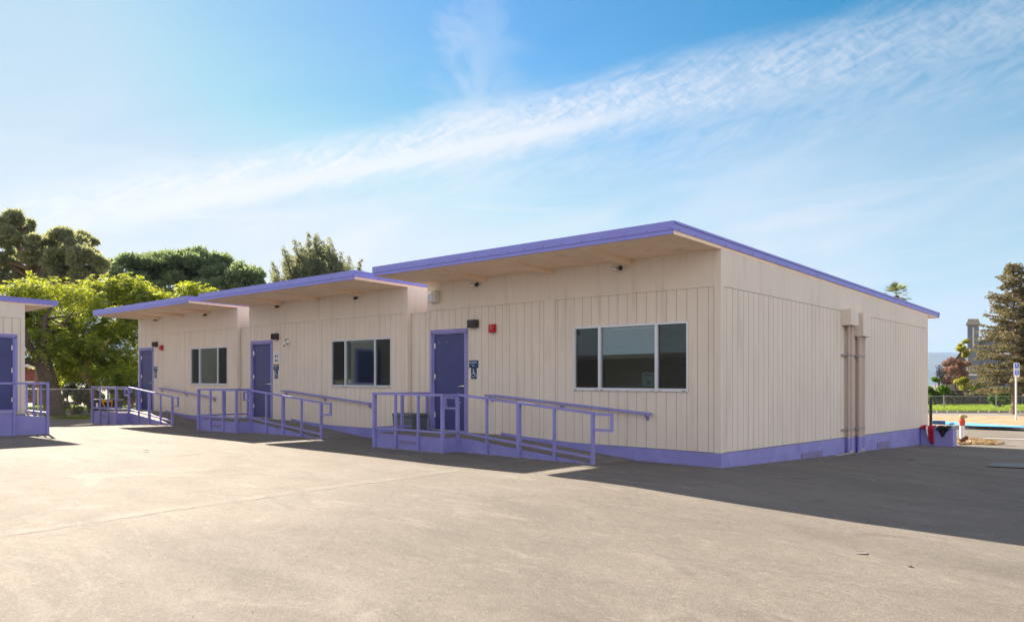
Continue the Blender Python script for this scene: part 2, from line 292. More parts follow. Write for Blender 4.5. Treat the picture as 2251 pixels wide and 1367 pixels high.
# ---------------------------------------------------------------- mesh builder
WL = {}
class MB:
    def __init__(s): s.v = []; s.f = []; s.mi = []
    def add(s, vs, fs, mi=0):
        o = len(s.v); s.v += [tuple(v) for v in vs]; s.f += [tuple(i + o for i in f) for f in fs]; s.mi += [mi] * len(fs); return s
    def quad(s, a, b, c, d, mi=0): return s.add([a, b, c, d], [(0, 1, 2, 3)], mi)
    def poly(s, pts, mi=0): return s.add(pts, [tuple(range(len(pts)))], mi)
    def box(s, x0, x1, y0, y1, z0, z1, mi=0):
        if x0 > x1: x0, x1 = x1, x0
        if y0 > y1: y0, y1 = y1, y0
        if z0 > z1: z0, z1 = z1, z0
        return s.add([(x0, y0, z0), (x1, y0, z0), (x1, y1, z0), (x0, y1, z0), (x0, y0, z1), (x1, y0, z1), (x1, y1, z1), (x0, y1, z1)],
                     [(0, 3, 2, 1), (4, 5, 6, 7), (0, 1, 5, 4), (1, 2, 6, 5), (2, 3, 7, 6), (3, 0, 4, 7)], mi)
    def bbox(s, x0, x1, y0, y1, z0, z1, r=0.01, mi=0):
        """box with chamfered edges"""
        bm = bmesh.new(); bmesh.ops.create_cube(bm, size=1)
        for v in bm.verts: v.co = Vector(((x0 + x1) / 2 + v.co.x * (x1 - x0), (y0 + y1) / 2 + v.co.y * (y1 - y0), (z0 + z1) / 2 + v.co.z * (z1 - z0)))
        bmesh.ops.bevel(bm, geom=bm.edges[:], offset=r, segments=2, profile=0.6, affect='EDGES')
        s.add([v.co[:] for v in bm.verts], [[v.index for v in f.verts] for f in bm.faces], mi) if not bm.verts.index_update() else None
        bm.free(); return s
    def beam(s, p, q, w, h, mi=0, up=(0, 0, 1)):
        """rectangular bar from p to q, w across, h along up"""
        p = Vector(p); q = Vector(q); d = (q - p).normalized(); u = Vector(up); r = d.cross(u).normalized() * (w / 2); u = r.cross(d).normalized() * (h / 2)
        vs = [p - r - u, p + r - u, p + r + u, p - r + u, q - r - u, q + r - u, q + r + u, q - r + u]
        return s.add(vs, [(0, 1, 2, 3), (7, 6, 5, 4), (0, 4, 5, 1), (1, 5, 6, 2), (2, 6, 7, 3), (3, 7, 4, 0)], mi)
    def tube(s, pts, rs, n=8, mi=0, cap=True):
        pts = [Vector(p) for p in pts]
        if not hasattr(rs, '__len__'): rs = [rs] * len(pts)
        o = len(s.v); prev = None
        for i, p in enumerate(pts):
            d = (pts[min(i + 1, len(pts) - 1)] - pts[max(i - 1, 0)]).normalized()
            if prev is None: prev = d.orthogonal().normalized()
            a = (prev - d * prev.dot(d)).normalized(); prev = a; b = d.cross(a)
            for k in range(n):
                t = 2 * math.pi * k / n; s.v.append(tuple(p + (a * math.cos(t) + b * math.sin(t)) * rs[i]))
        for i in range(len(pts) - 1):
            for k in range(n):
                k2 = (k + 1) % n; s.f.append((o + i * n + k, o + i * n + k2, o + (i + 1) * n + k2, o + (i + 1) * n + k)); s.mi.append(mi)
        if cap:
            s.f.append(tuple(o + k for k in reversed(range(n)))); s.mi.append(mi); e = o + (len(pts) - 1) * n
            s.f.append(tuple(e + k for k in range(n))); s.mi.append(mi)
        return s
    def cyl(s, p, q, r, n=16, mi=0): return s.tube([p, q], [r, r], n, mi)
    def prism(s, pts, vec, mi=0):
        n = len(pts); vec = Vector(vec); a = [Vector(p) for p in pts]; b = [p + vec for p in a]
        return s.add(a + b, [tuple(reversed(range(n))), tuple(range(n, 2 * n))] + [(i, (i + 1) % n, n + (i + 1) % n, n + i) for i in range(n)], mi)
    def build(s, name, mats, parent=None, org=None, sh=True, smooth=False, **tags):
        me = bpy.data.meshes.new(name)
        V = np.array(s.v, dtype=float).reshape(-1, 3)
        if sh: V = V.copy(); V[:, 2] += -0.0065 * V[:, 0] - 0.0046 * V[:, 1]
        if parent is not None: o0 = WL[parent.name]
        elif org is not None: o0 = Vector(org)
        else: o0 = Vector(((V[:, 0].min() + V[:, 0].max()) / 2, (V[:, 1].min() + V[:, 1].max()) / 2, V[:, 2].min()))
        me.from_pydata((V - np.array(o0)).tolist(), [], s.f); me.update()
        if not isinstance(mats, (list, tuple)): mats = [mats]
        for m in mats: me.materials.append(m)
        if len(mats) > 1: me.polygons.foreach_set('material_index', s.mi)
        if smooth: me.polygons.foreach_set('use_smooth', [True] * len(me.polygons))
        ob = bpy.data.objects.new(name, me); COL.objects.link(ob); WL[ob.name] = Vector(o0)
        if parent is not None: ob.parent = parent
        else: ob.location = o0
        for k, v in tags.items(): ob[k] = v
        return ob
def thing(name, loc, label, cat, group=None, sh=True):
    o = bpy.data.objects.new(name, None); COL.objects.link(o); l = Vector(loc)
    if sh: l.z += shear(l.x, l.y)
    o.location = l; o.empty_display_size = 0.3; WL[o.name] = l; o['label'] = label; o['category'] = cat
    if group: o['group'] = group
    return o
def tg(label, cat, group=None):
    d = dict(label=label, category=cat)
    if group: d['group'] = group
    return d
def text(name, body, loc, size, mat, parent, rot, width=None):
    cu = bpy.data.curves.new(name, 'FONT'); cu.body = body; cu.size = size; cu.align_x = 'CENTER'; cu.align_y = 'CENTER'; cu.extrude = 0.001
    ob = bpy.data.objects.new(name, cu); COL.objects.link(ob); bpy.context.view_layer.update()
    me = bpy.data.meshes.new_from_object(ob.evaluated_get(bpy.context.evaluated_depsgraph_get())); COL.objects.unlink(ob); bpy.data.objects.remove(ob)
    me.materials.clear(); me.materials.append(mat)
    o2 = bpy.data.objects.new(name, me); COL.objects.link(o2); l = Vector(loc); l.z += shear(l.x, l.y)
    o2.parent = parent; o2.location = l - WL[parent.name]; o2.rotation_euler = rot
    if width:
        w = max(v.co.x for v in me.vertices) - min(v.co.x for v in me.vertices); o2.scale = (width / max(w, 1e-4), 1, 1)
    return o2

# rectangles of (s0,s1,z0,z1) with openings removed
def rects(s0, s1, z0, z1, ops):
    ops = [o for o in ops if o[1] > s0 and o[0] < s1 and o[3] > z0 and o[2] < z1]
    if not ops: return [(s0, s1, z0, z1)]
    S = sorted({s0, s1, *[min(max(o[0], s0), s1) for o in ops], *[min(max(o[1], s0), s1) for o in ops]}); out = []
    for a, b in zip(S, S[1:]):
        cuts = sorted([(max(o[2], z0), min(o[3], z1)) for o in ops if o[0] < b - 1e-6 and o[1] > a + 1e-6]); z = z0
        for c, d in cuts:
            if c > z + 1e-5: out.append((a, b, z, c))
            z = max(z, d)
        if z < z1 - 1e-5: out.append((a, b, z, z1))
    return out

ZT, ZS, ZW = 3.016, 0.24, 3.64
def front_map(xr, yf): return lambda s, n, z: (xr + s, yf - n, z)
def right_map(xr, yf): return lambda s, n, z: (xr + n, yf + s, z)
def boards(mb, mp, s0, s1, z0, z1, ops, pitch=0.2032, gap=0.009, dep=0.010, start=0.0):
    k = math.floor((s0 - start) / pitch); e = start + k * pitch; es = []
    while e < s1: es.append(e); e += pitch
    for e in es:
        a = max(s0, e + gap / 2); b = min(s1, e + pitch - gap / 2)
        if b - a < 0.01: continue
        j = 0.0006 * ((hash((round(e * 10), int(z0 * 10))) % 7) - 3) / 3
        for (p, q, c, d) in rects(a, b, z0 + gap * 0.6, z1 - gap * 0.6, ops):
            n = j; P = [mp(p, n, c), mp(q, n, c), mp(q, n, d), mp(p, n, d)]; Q = [mp(p, -dep, c), mp(q, -dep, c), mp(q, -dep, d), mp(p, -dep, d)]
            mb.add(P + Q, [(0, 1, 2, 3), (0, 3, 7, 4), (1, 5, 6, 2), (3, 2, 6, 7), (0, 4, 5, 1)])
def flats(mb, mp, s0, s1, z0, z1, ops, n=0.0, mi=0):
    for (p, q, c, d) in rects(s0, s1, z0, z1, ops): mb.quad(mp(p, n, c), mp(q, n, c), mp(q, n, d), mp(p, n, d), mi)

W = 7.32; OV = 1.5417; DEP = 12.29; RB = 13.3
def ztop(y): return 3.845 - 0.0202 * (y + OV)
DOOR = (-7.2, -6.0, 0.31, 2.57); WIN = (-3.074, -0.608, 1.25, 2.46)

def door_parts(b, mp, s0, s1, z0, z1, flip=False, fr=0.105):
    """door with wide purple frame; hinges on the s0 side unless flip"""
    m = MB()
    def bx(mb, a, c, n0, n1, e, f):
        P = [mp(a, n1, e), mp(c, n1, e), mp(c, n1, f), mp(a, n1, f)]; Q = [mp(a, n0, e), mp(c, n0, e), mp(c, n0, f), mp(a, n0, f)]
        mb.add(P + Q, [(0, 1, 2, 3), (7, 6, 5, 4), (0, 4, 5, 1), (1, 5, 6, 2), (2, 6, 7, 3), (3, 7, 4, 0)])
    m = MB(); bx(m, s0 + fr + 0.004, s1 - fr - 0.004, -0.045, -0.03, z0 + 0.015, z1 - fr - 0.004); d = m.build('door', M_DOOR, b)
    m = MB(); bx(m, s0, s0 + fr - 0.035, -0.02, 0.022, z0, z1 - fr); bx(m, s1 - fr + 0.035, s1, -0.02, 0.022, z0, z1 - fr)
    bx(m, s0, s1, -0.02, 0.022, z1 - fr + 0.025, z1); bx(m, s0 + fr - 0.032, s0 + fr, -0.05, 0.008, z0, z1 - fr); bx(m, s1 - fr, s1 - fr + 0.032, -0.05, 0.008, z0, z1 - fr)
    bx(m, s0 + fr - 0.032, s1 - fr + 0.032, -0.05, 0.008, z1 - fr, z1 - fr + 0.022); m.build('door_frame', M_PURP, d)
    hs = s1 - fr - 0.006 if flip else s0 + fr + 0.006
    for zz in (z0 + 0.28, (z0 + z1) / 2 + 0.02, z1 - 0.42):
        m = MB(); m.cyl(mp(hs, -0.018, zz), mp(hs, -0.018, zz + 0.12), 0.011, 8); bx(m, hs - 0.018, hs + 0.018, -0.031, -0.024, zz, zz + 0.12); m.build('hinge', M_STEEL, d)
    hx = s0 + fr + 0.07 if flip else s1 - fr - 0.075; sg = 1 if flip else -1; hz = z0 + 0.99
    m = MB(); m.cyl(mp(hx, -0.03, hz), mp(hx, -0.012, hz), 0.038, 20); m.cyl(mp(hx, -0.012, hz), mp(hx, 0.035, hz), 0.014, 12)
    m.tube([mp(hx, 0.03, hz), mp(hx + sg * 0.05, 0.034, hz), mp(hx + sg * 0.12, 0.03, hz)], [0.013, 0.012, 0.010], 10); m.build('handle', M_STEEL, d, smooth=True)
    m = MB(); bx(m, s0 + fr, s1 - fr, -0.05, 0.05, z0, z0 + 0.014); m.build('threshold', M_ALU, d)
    if not flip:
        for q in (0.14, 0.40):
            for r in (0.0, 0.035): m = MB(); m.cyl(mp(s0 + fr + q, -0.03, z1 - 0.26 - r), mp(s0 + fr + q, -0.025, z1 - 0.26 - r), 0.006, 6); m.build('screw', M_SIGNW, d)
    return d

def window_parts(b, mp, blinds, curtain):
    s0, s1, z0, z1 = WIN; m1, m2 = -2.472, -1.239
    def bx(mb, a, c, n0, n1, e, f, mi=0):
        P = [mp(a, n1, e), mp(c, n1, e), mp(c, n1, f), mp(a, n1, f)]; Q = [mp(a, n0, e), mp(c, n0, e), mp(c, n0, f), mp(a, n0, f)]
        mb.add(P + Q, [(0, 1, 2, 3), (7, 6, 5, 4), (0, 4, 5, 1), (1, 5, 6, 2), (2, 6, 7, 3), (3, 7, 4, 0)], mi)
    t = 0.024; m = MB()
    bx(m, s0, s1, -0.06, 0.020, z1 - 0.034, z1); bx(m, s0 - 0.008, s1 + 0.008, -0.06, 0.028, z0, z0 + 0.042)
    bx(m, s0, s0 + t, -0.06, 0.018, z0 + 0.042, z1 - 0.034); bx(m, s1 - t, s1, -0.06, 0.018, z0 + 0.042, z1 - 0.034)
    for q in (m1, m2): bx(m, q - 0.021, q + 0.021, -0.06, 0.016, z0 + 0.042, z1 - 0.034)
    for (a, c) in ((s0 + t, m1 - 0.021), (m1 + 0.021, m2 - 0.021), (m2 + 0.021, s1 - t)):      # sash rims
        bx(m, a, a + 0.014, -0.05, 0.004, z0 + 0.042, z1 - 0.034); bx(m, c - 0.014, c, -0.05, 0.004, z0 + 0.042, z1 - 0.034)
        bx(m, a, c, -0.05, 0.003, z0 + 0.042, z0 + 0.055)
    for q in (s0 + 0.03, m1 - 0.09, m1 + 0.04, m2 - 0.09, m2 + 0.06, s1 - 0.10): bx(m, q, q + 0.055, 0.028, 0.031, z0 + 0.010, z0 + 0.020, 1)   # weep slots
    w = m.build('window', [M_ALU, M_BLACK], b)
    m = MB()
    for (a, c) in ((s0 + t, m1 - 0.021), (m1 + 0.021, m2 - 0.021), (m2 + 0.021, s1 - t)): m.quad(mp(a, -0.028, z0 + 0.05), mp(c, -0.028, z0 + 0.05), mp(c, -0.028, z1 - 0.04), mp(a, -0.028, z1 - 0.04))
    m.build('glass', M_GLASS, w)
    for (a, c) in ((s0 + t + 0.014, m1 - 0.035), (m2 + 0.035, s1 - t - 0.014)):
        m = MB(); m.quad(mp(a, -0.012, z0 + 0.055), mp(c, -0.012, z0 + 0.055), mp(c, -0.012, z1 - 0.034), mp(a, -0.012, z1 - 0.034)); m.build('insect_screen', M_SCREEN, w)
    for (a, c, zlow) in blinds:
        m = MB(); zz = zlow
        bx(m, a, c, -0.15, -0.11, z1 - 0.08, z1 - 0.03)
        while zz < z1 - 0.09:
            P = [mp(a, -0.145, zz + 0.004), mp(c, -0.145, zz + 0.004), mp(c, -0.120, zz + 0.012), mp(a, -0.120, zz + 0.012)]; m.add(P, [(0, 1, 2, 3)]); zz += 0.0245
        bx(m, a, c, -0.145, -0.12, zlow - 0.02, zlow - 0.008)
        m.cyl(mp((a + c) / 2, -0.108, z0 + 0.75), mp((a + c) / 2, -0.108, z1 - 0.05), 0.004, 5); m.build('blind', M_BLIND, w)
    return w

def building(xr, yf, label, kind, RB=13.3):
    b = thing('classroom_building', (xr - W / 2, yf + DEP / 2, 0), label, 'building', 'cream classroom buildings with purple flat roofs')
    F = front_map(xr, yf); Rm = right_map(xr, yf); front = kind != 'side'
    fops = [DOOR, WIN] if front else []
    rops = [] if front else [(DEP - 0.18 - 1.2, DEP - 0.18, 0.50, 2.58)]
    g = 0.009
    # flat sheets: upper band, joints and corners, flush with the boards
    m = MB()
    def zr(y): return ztop(y - yf) - 0.19
    m.quad(F(-W, 0, ZT), F(0, 0, ZT), (xr, yf, zr(yf)), (xr - W, yf, zr(yf)))
    for a, c in ((-W, -7.255), (-3.83, -3.548), (-0.125, 0)): flats(m, F, a, c, ZS, ZT, fops)
    m.quad(Rm(0, 0, ZT), Rm(DEP, 0, ZT), (xr, yf + DEP, zr(yf + DEP)), (xr, yf, zr(yf)))
    for a, c in ((0, 0.10), (DEP - 0.10, DEP)): flats(m, Rm, a, c, ZS, ZT, rops)
    m.quad((xr - W, yf + DEP, -0.3), (xr - W, yf, -0.3), (xr - W, yf, zr(yf)), (xr - W, yf + DEP, zr(yf + DEP)))
    m.quad((xr, yf + DEP, -0.3), (xr - W, yf + DEP, -0.3), (xr - W, yf + DEP, zr(yf + DEP)), (xr, yf + DEP, zr(yf + DEP)))
    if front: m.box(xr - 3.697, xr - 3.681, yf - 0.004, yf + 0.01, ZT + 0.004, zr(yf) - 0.002)
    m.build('wall', M_WALL, b)
    m = MB(); flats(m, F, -W + 0.001, -0.001, ZS, ZT, fops, -0.010); flats(m, Rm, 0.001, DEP - 0.001, ZS, ZT, rops, -0.010)
    m.build('siding_groove', M_GROOVE, b)
    m = MB(); boards(m, F, -7.246, -3.839, ZS, ZT, fops, start=-7.2); boards(m, F, -3.539, -0.134, ZS, ZT, fops, start=-3.48); boards(m, Rm, 0.109, DEP - 0.109, ZS, ZT, rops, start=0.0, gap=0.015)
    m.build('siding', M_WALL, b)
    # skirting
    m = MB(); m.box(xr - W, xr - 0.0505, yf - 0.006, yf + 0.05, -0.3, ZS - 0.004)
    if front:
        pts = [(-5.0, 0.20), (-1.72, 0.0), (-1.72, ZS), (-2.45, ZS), (-3.0, 0.243), (-3.78, 0.272), (-4.43, 0.302), (-4.95, 0.35), (-5.0, 0.35)]
        m.prism([(xr + p, yf - 0.009, z) for p, z in pts], (0, 0.004, 0))
    m.build('skirting', M_PURP, b)
    m = MB(); m.box(xr - 0.05, xr + 0.006, yf - 0.006, yf + DEP, -0.3, ZS - 0.004); m.box(xr + 0.006, xr + 0.010, yf, yf + DEP, 0.055, 0.06)
    if front and xr == 0:
        m.box(xr + 0.006, xr + 0.011, yf + 0.25, yf + 0.50, -0.2, 0.14); m.box(xr + 0.006, xr + 0.014, yf + 3.18, yf + 3.23, 0.06, ZS - 0.006)
    m.build('side_skirting', M_PURP, b)
    if front and xr == 0:
        for (a, c, e, f) in ((3.323, 4.386, -0.2, 0.035), (7.868, 8.838, -0.25, 0.02)):
            m = MB(); m.box(xr + 0.010, xr + 0.022, yf + a, yf + c, e, f); m.build('vent_cover', pm_vent, b)
    # roof slab, fascia, soffit, beams
    y0, y1 = yf - OV, yf + RB; x0, x1 = xr - W + 0.0, xr + 0.012
    def zt(y): return ztop(y - yf)
    m = MB(); m.add([(x0 + 0.02, y0 + 0.02, zt(y0) - 0.01), (x1 - 0.02, y0 + 0.02, zt(y0) - 0.01), (x1 - 0.02, y1 - 0.02, zt(y1) - 0.01), (x0 + 0.02, y1 - 0.02, zt(y1) - 0.01)], [(0, 1, 2, 3)])
    roof = m.build('roof', M_ROOF, b)
    m = MB()
    # front: upper flashing stands proud of the lower board
    m.box(x0 - 0.012, x1 + 0.012, y0 - 0.018, y0 + 0.01, zt(y0) - 0.130, zt(y0)); m.box(x0, x1, y0 - 0.004, y0 + 0.02, zt(y0) - 0.195, zt(y0) - 0.131)
    def side(xa, xb, top, bot, ya, yb):
        V = [(xa, ya, zt(ya) - bot), (xb, ya, zt(ya) - bot), (xb, yb, zt(yb) - bot), (xa, yb, zt(yb) - bot), (xa, ya, zt(ya) - top), (xb, ya, zt(ya) - top), (xb, yb, zt(yb) - top), (xa, yb, zt(yb) - top)]
        m.add(V, [(0, 3, 2, 1), (4, 5, 6, 7), (0, 1, 5, 4), (1, 2, 6, 5), (2, 3, 7, 6), (3, 0, 4, 7)])
    for xa, xb, e in ((x1 - 0.004, x1 + 0.012, 1), (x0 - 0.012, x0 + 0.004, -1)):
        side(xa, xb, 0.036, 0.135, y0 + 0.012, y1); side(xa + (0.0 if e > 0 else -0.016), xb + (0.016 if e > 0 else 0), 0.0, 0.035, y0 + 0.012, y1)
    m.box(x0 - 0.012, x1 + 0.028, y1, y1 + 0.10, zt(y1) - 0.05, zt(y1)); m.prism([(x0, y1, zt(y1) - 0.16), (x0, y1 + 0.05, zt(y1) - 0.16), (x0, y1 + 0.10, zt(y1) - 0.051), (x0, y1, zt(y1) - 0.051)], (x1 - x0 + 0.02, 0, 0))
    k = x0 + 0.15                                                                    # screws
    while k < x1: m.box(k, k + 0.016, y0 - 0.024, y0 - 0.018, zt(y0) - 0.115, zt(y0) - 0.099, 1); k += 0.42
    k = y0 + 0.15
    while k < y1: m.box(x1 + 0.012, x1 + 0.017, k, k + 0.02, zt(k) - 0.120, zt(k) - 0.104, 1); k += 0.50
    m.build('fascia', [M_FASC, M_PURPD], b)
    m = MB(); zs0 = zt(y0) - 0.196; zs1 = zt(yf) - 0.19
    m.quad((x0, y0 + 0.02, zs0), (x1, y0 + 0.02, zs0), (x1, yf + 0.02, zs1), (x0, yf + 0.02, zs1))
    for xa, xb in ((x1 - 0.03, x1 - 0.006), (x0 + 0.006, x0 + 0.03)):                 # beige barge boards of the overhang
        V = [(xa, y0 + 0.021, zs0 - 0.0), (xb, y0 + 0.021, zs0 - 0.0), (xb, yf, zs1 - 0.002), (xa, yf, zs1 - 0.002), (xa, y0 + 0.021, zt(y0) - 0.13), (xb, y0 + 0.021, zt(y0) - 0.13), (xb, yf, zt(yf) - 0.13), (xa, yf, zt(yf) - 0.13)]
        V = [(p[0], p[1], p[2] - (0.003 if i < 4 else 0)) for i, p in enumerate(V)]
        m.add(V, [(0, 3, 2, 1), (4, 5, 6, 7), (0, 1, 5, 4), (1, 2, 6, 5), (2, 3, 7, 6), (3, 0, 4, 7)])
    V = [(xr - 0.02, yf, zs1 - 0.001), (xr, yf, zs1 - 0.001), (xr, yf + DEP, zt(yf + DEP) - 0.191), (xr - 0.02, yf + DEP, zt(yf + DEP) - 0.191), (xr - 0.02, yf, zt(yf) - 0.12), (xr, yf, zt(yf) - 0.12), (xr, yf + DEP, zt(yf + DEP) - 0.12), (xr - 0.02, yf + DEP, zt(yf + DEP) - 0.12)]
    m.add(V, [(0, 3, 2, 1), (4, 5, 6, 7), (0, 1, 5, 4), (1, 2, 6, 5), (2, 3, 7, 6), (3, 0, 4, 7)])
    ye = yf + DEP; m.quad((x0, ye, zt(ye) - 0.185), (x1, ye, zt(ye) - 0.185), (x1, y1, zt(y1) - 0.161), (x0, y1, zt(y1) - 0.161))
    m.quad((x1 - 0.004, ye, zt(ye) - 0.135), (x1 - 0.004, y1, zt(y1) - 0.135), (x1 - 0.004, y1, zt(y1) - 0.161), (x1 - 0.004, ye, zt(ye) - 0.185))
    # seams
    for q in (-1.22, -2.44, -4.9, -6.1):
        m.box(xr + q, xr + q + 0.01, y0 + 0.03, yf - 0.01, zs0 - 0.006, zs0 + 0.003)
    m.build('soffit', M_SOFF, b)
    if front:
        for q in (-1.83, -3.69, -5.5):
            m = MB(); V = []
            for yy, z in ((y0 + 0.22, zs0), (yf, zs1)):
                h_ = 0.012 if yy < yf - 0.5 else 0.10; V += [(xr + q - 0.07, yy, z - 0.001), (xr + q + 0.07, yy, z - 0.001), (xr + q + 0.07, yy, z - h_), (xr + q - 0.07, yy, z - h_)]
            m.add(V, [(0, 1, 2, 3), (7, 6, 5, 4), (0, 4, 5, 1), (1, 5, 6, 2), (2, 6, 7, 3), (3, 7, 4, 0)]); m.build('beam', M_SOFF, b)
    # inside of the front room
    if front:
        m = MB(); X0, X1, Y0, Y1, Z0, Z1 = xr - 7.1, xr - 0.1, yf + 0.012, yf + 4.6, 0.3, 2.75
        m.quad((X0, Y1, Z0), (X1, Y1, Z0), (X1, Y1, Z1), (X0, Y1, Z1)); m.quad((X0, Y0, Z0), (X0, Y1, Z0), (X0, Y1, Z1), (X0, Y0, Z1)); m.quad((X1, Y0, Z0), (X1, Y1, Z0), (X1, Y1, Z1), (X1, Y0, Z1))
        m.quad((X0, Y0, Z1), (X1, Y0, Z1), (X1, Y1, Z1), (X0, Y1, Z1)); m.quad((X0, Y0, Z0), (X1, Y0, Z0), (X1, Y1, Z0), (X0, Y1, Z0))
        m.box(xr - 2.9, xr - 2.0, yf + 1.6, yf + 2.4, 0.3, 1.45); m.box(xr - 1.3, xr - 0.5, yf + 2.8, yf + 3.4, 0.3, 1.7)
        m.build('room_interior', M_ROOM, b)
        if xr == 0:
            for (q, w) in ((-4.4, 1.0), (-2.2, 2.2), (-0.9, 3.4)):
                m = MB(); m.box(xr + q - .6, xr + q + .6, yf + w, yf + w + .28, 2.66, 2.72); m.build('ceiling_lamp', M_LAMP, b)
        z0, z1 = 1.31, 2.43
        bl = {'a': [(-2.43, -1.28, 1.36), (-1.19, -0.66, 1.36)], 'b': [(-2.43, -1.28, 1.33)], 'c': []}[kind]
        window_parts(b, F, bl, None)
        door_parts(b, F, *DOOR)
    else:
        a, c, e, f = rops[0]; door_parts(b, Rm, a, c, e, f, flip=True)
    return b
pm_vent = pmat('vent_cover', (0.20, 0.18, 0.36), 0.6, 0.1, 4)
M_PURPD = pmat('screw_dark', (0.10, 0.09, 0.30), 0.6)
P1 = 8.0215
B1 = building(0.0, 0.0, 'nearest cream classroom building with two painted pipe risers on its side wall', 'a')
B2 = building(-P1, 0.0, 'middle cream classroom building with security camera and poster beside its door', 'b')
B3 = building(-2 * P1, 0.0, 'farthest cream classroom building, beside the chain link gate and bright tree', 'c')
B4 = building(-17.6, -5.27 - DEP, 'partly visible cream building with pink notice on its door at left edge', 'side', DEP + 0.70)

# panels closing the gaps between buildings
for i, xr in enumerate((-W, -P1 - W)):
    m = MB(); mp = lambda s, n, z, xr=xr: (xr - 0.69 + s, 0.12 - n, z)
    flats(m, mp, 0, 0.70, ZS, 3.0, [], -0.01, 1); boards(m, mp, 0.0, 0.70, ZS, 3.0, [], start=0.08)
    m.box(xr - 0.70, xr, 0.11, 0.14, -0.2, ZS, 2); m.box(xr - 0.70, xr, 0.115, 0.16, 3.0, 3.02)
    m.build('filler_panel', [M_WALL, M_GROOVE, M_PURP], None, **tg(['cream grooved filler panel closing the gap left of the nearest building', 'cream grooved filler panel closing the gap left of the middle building'][i], 'wall panel', 'filler panels between the buildings'))

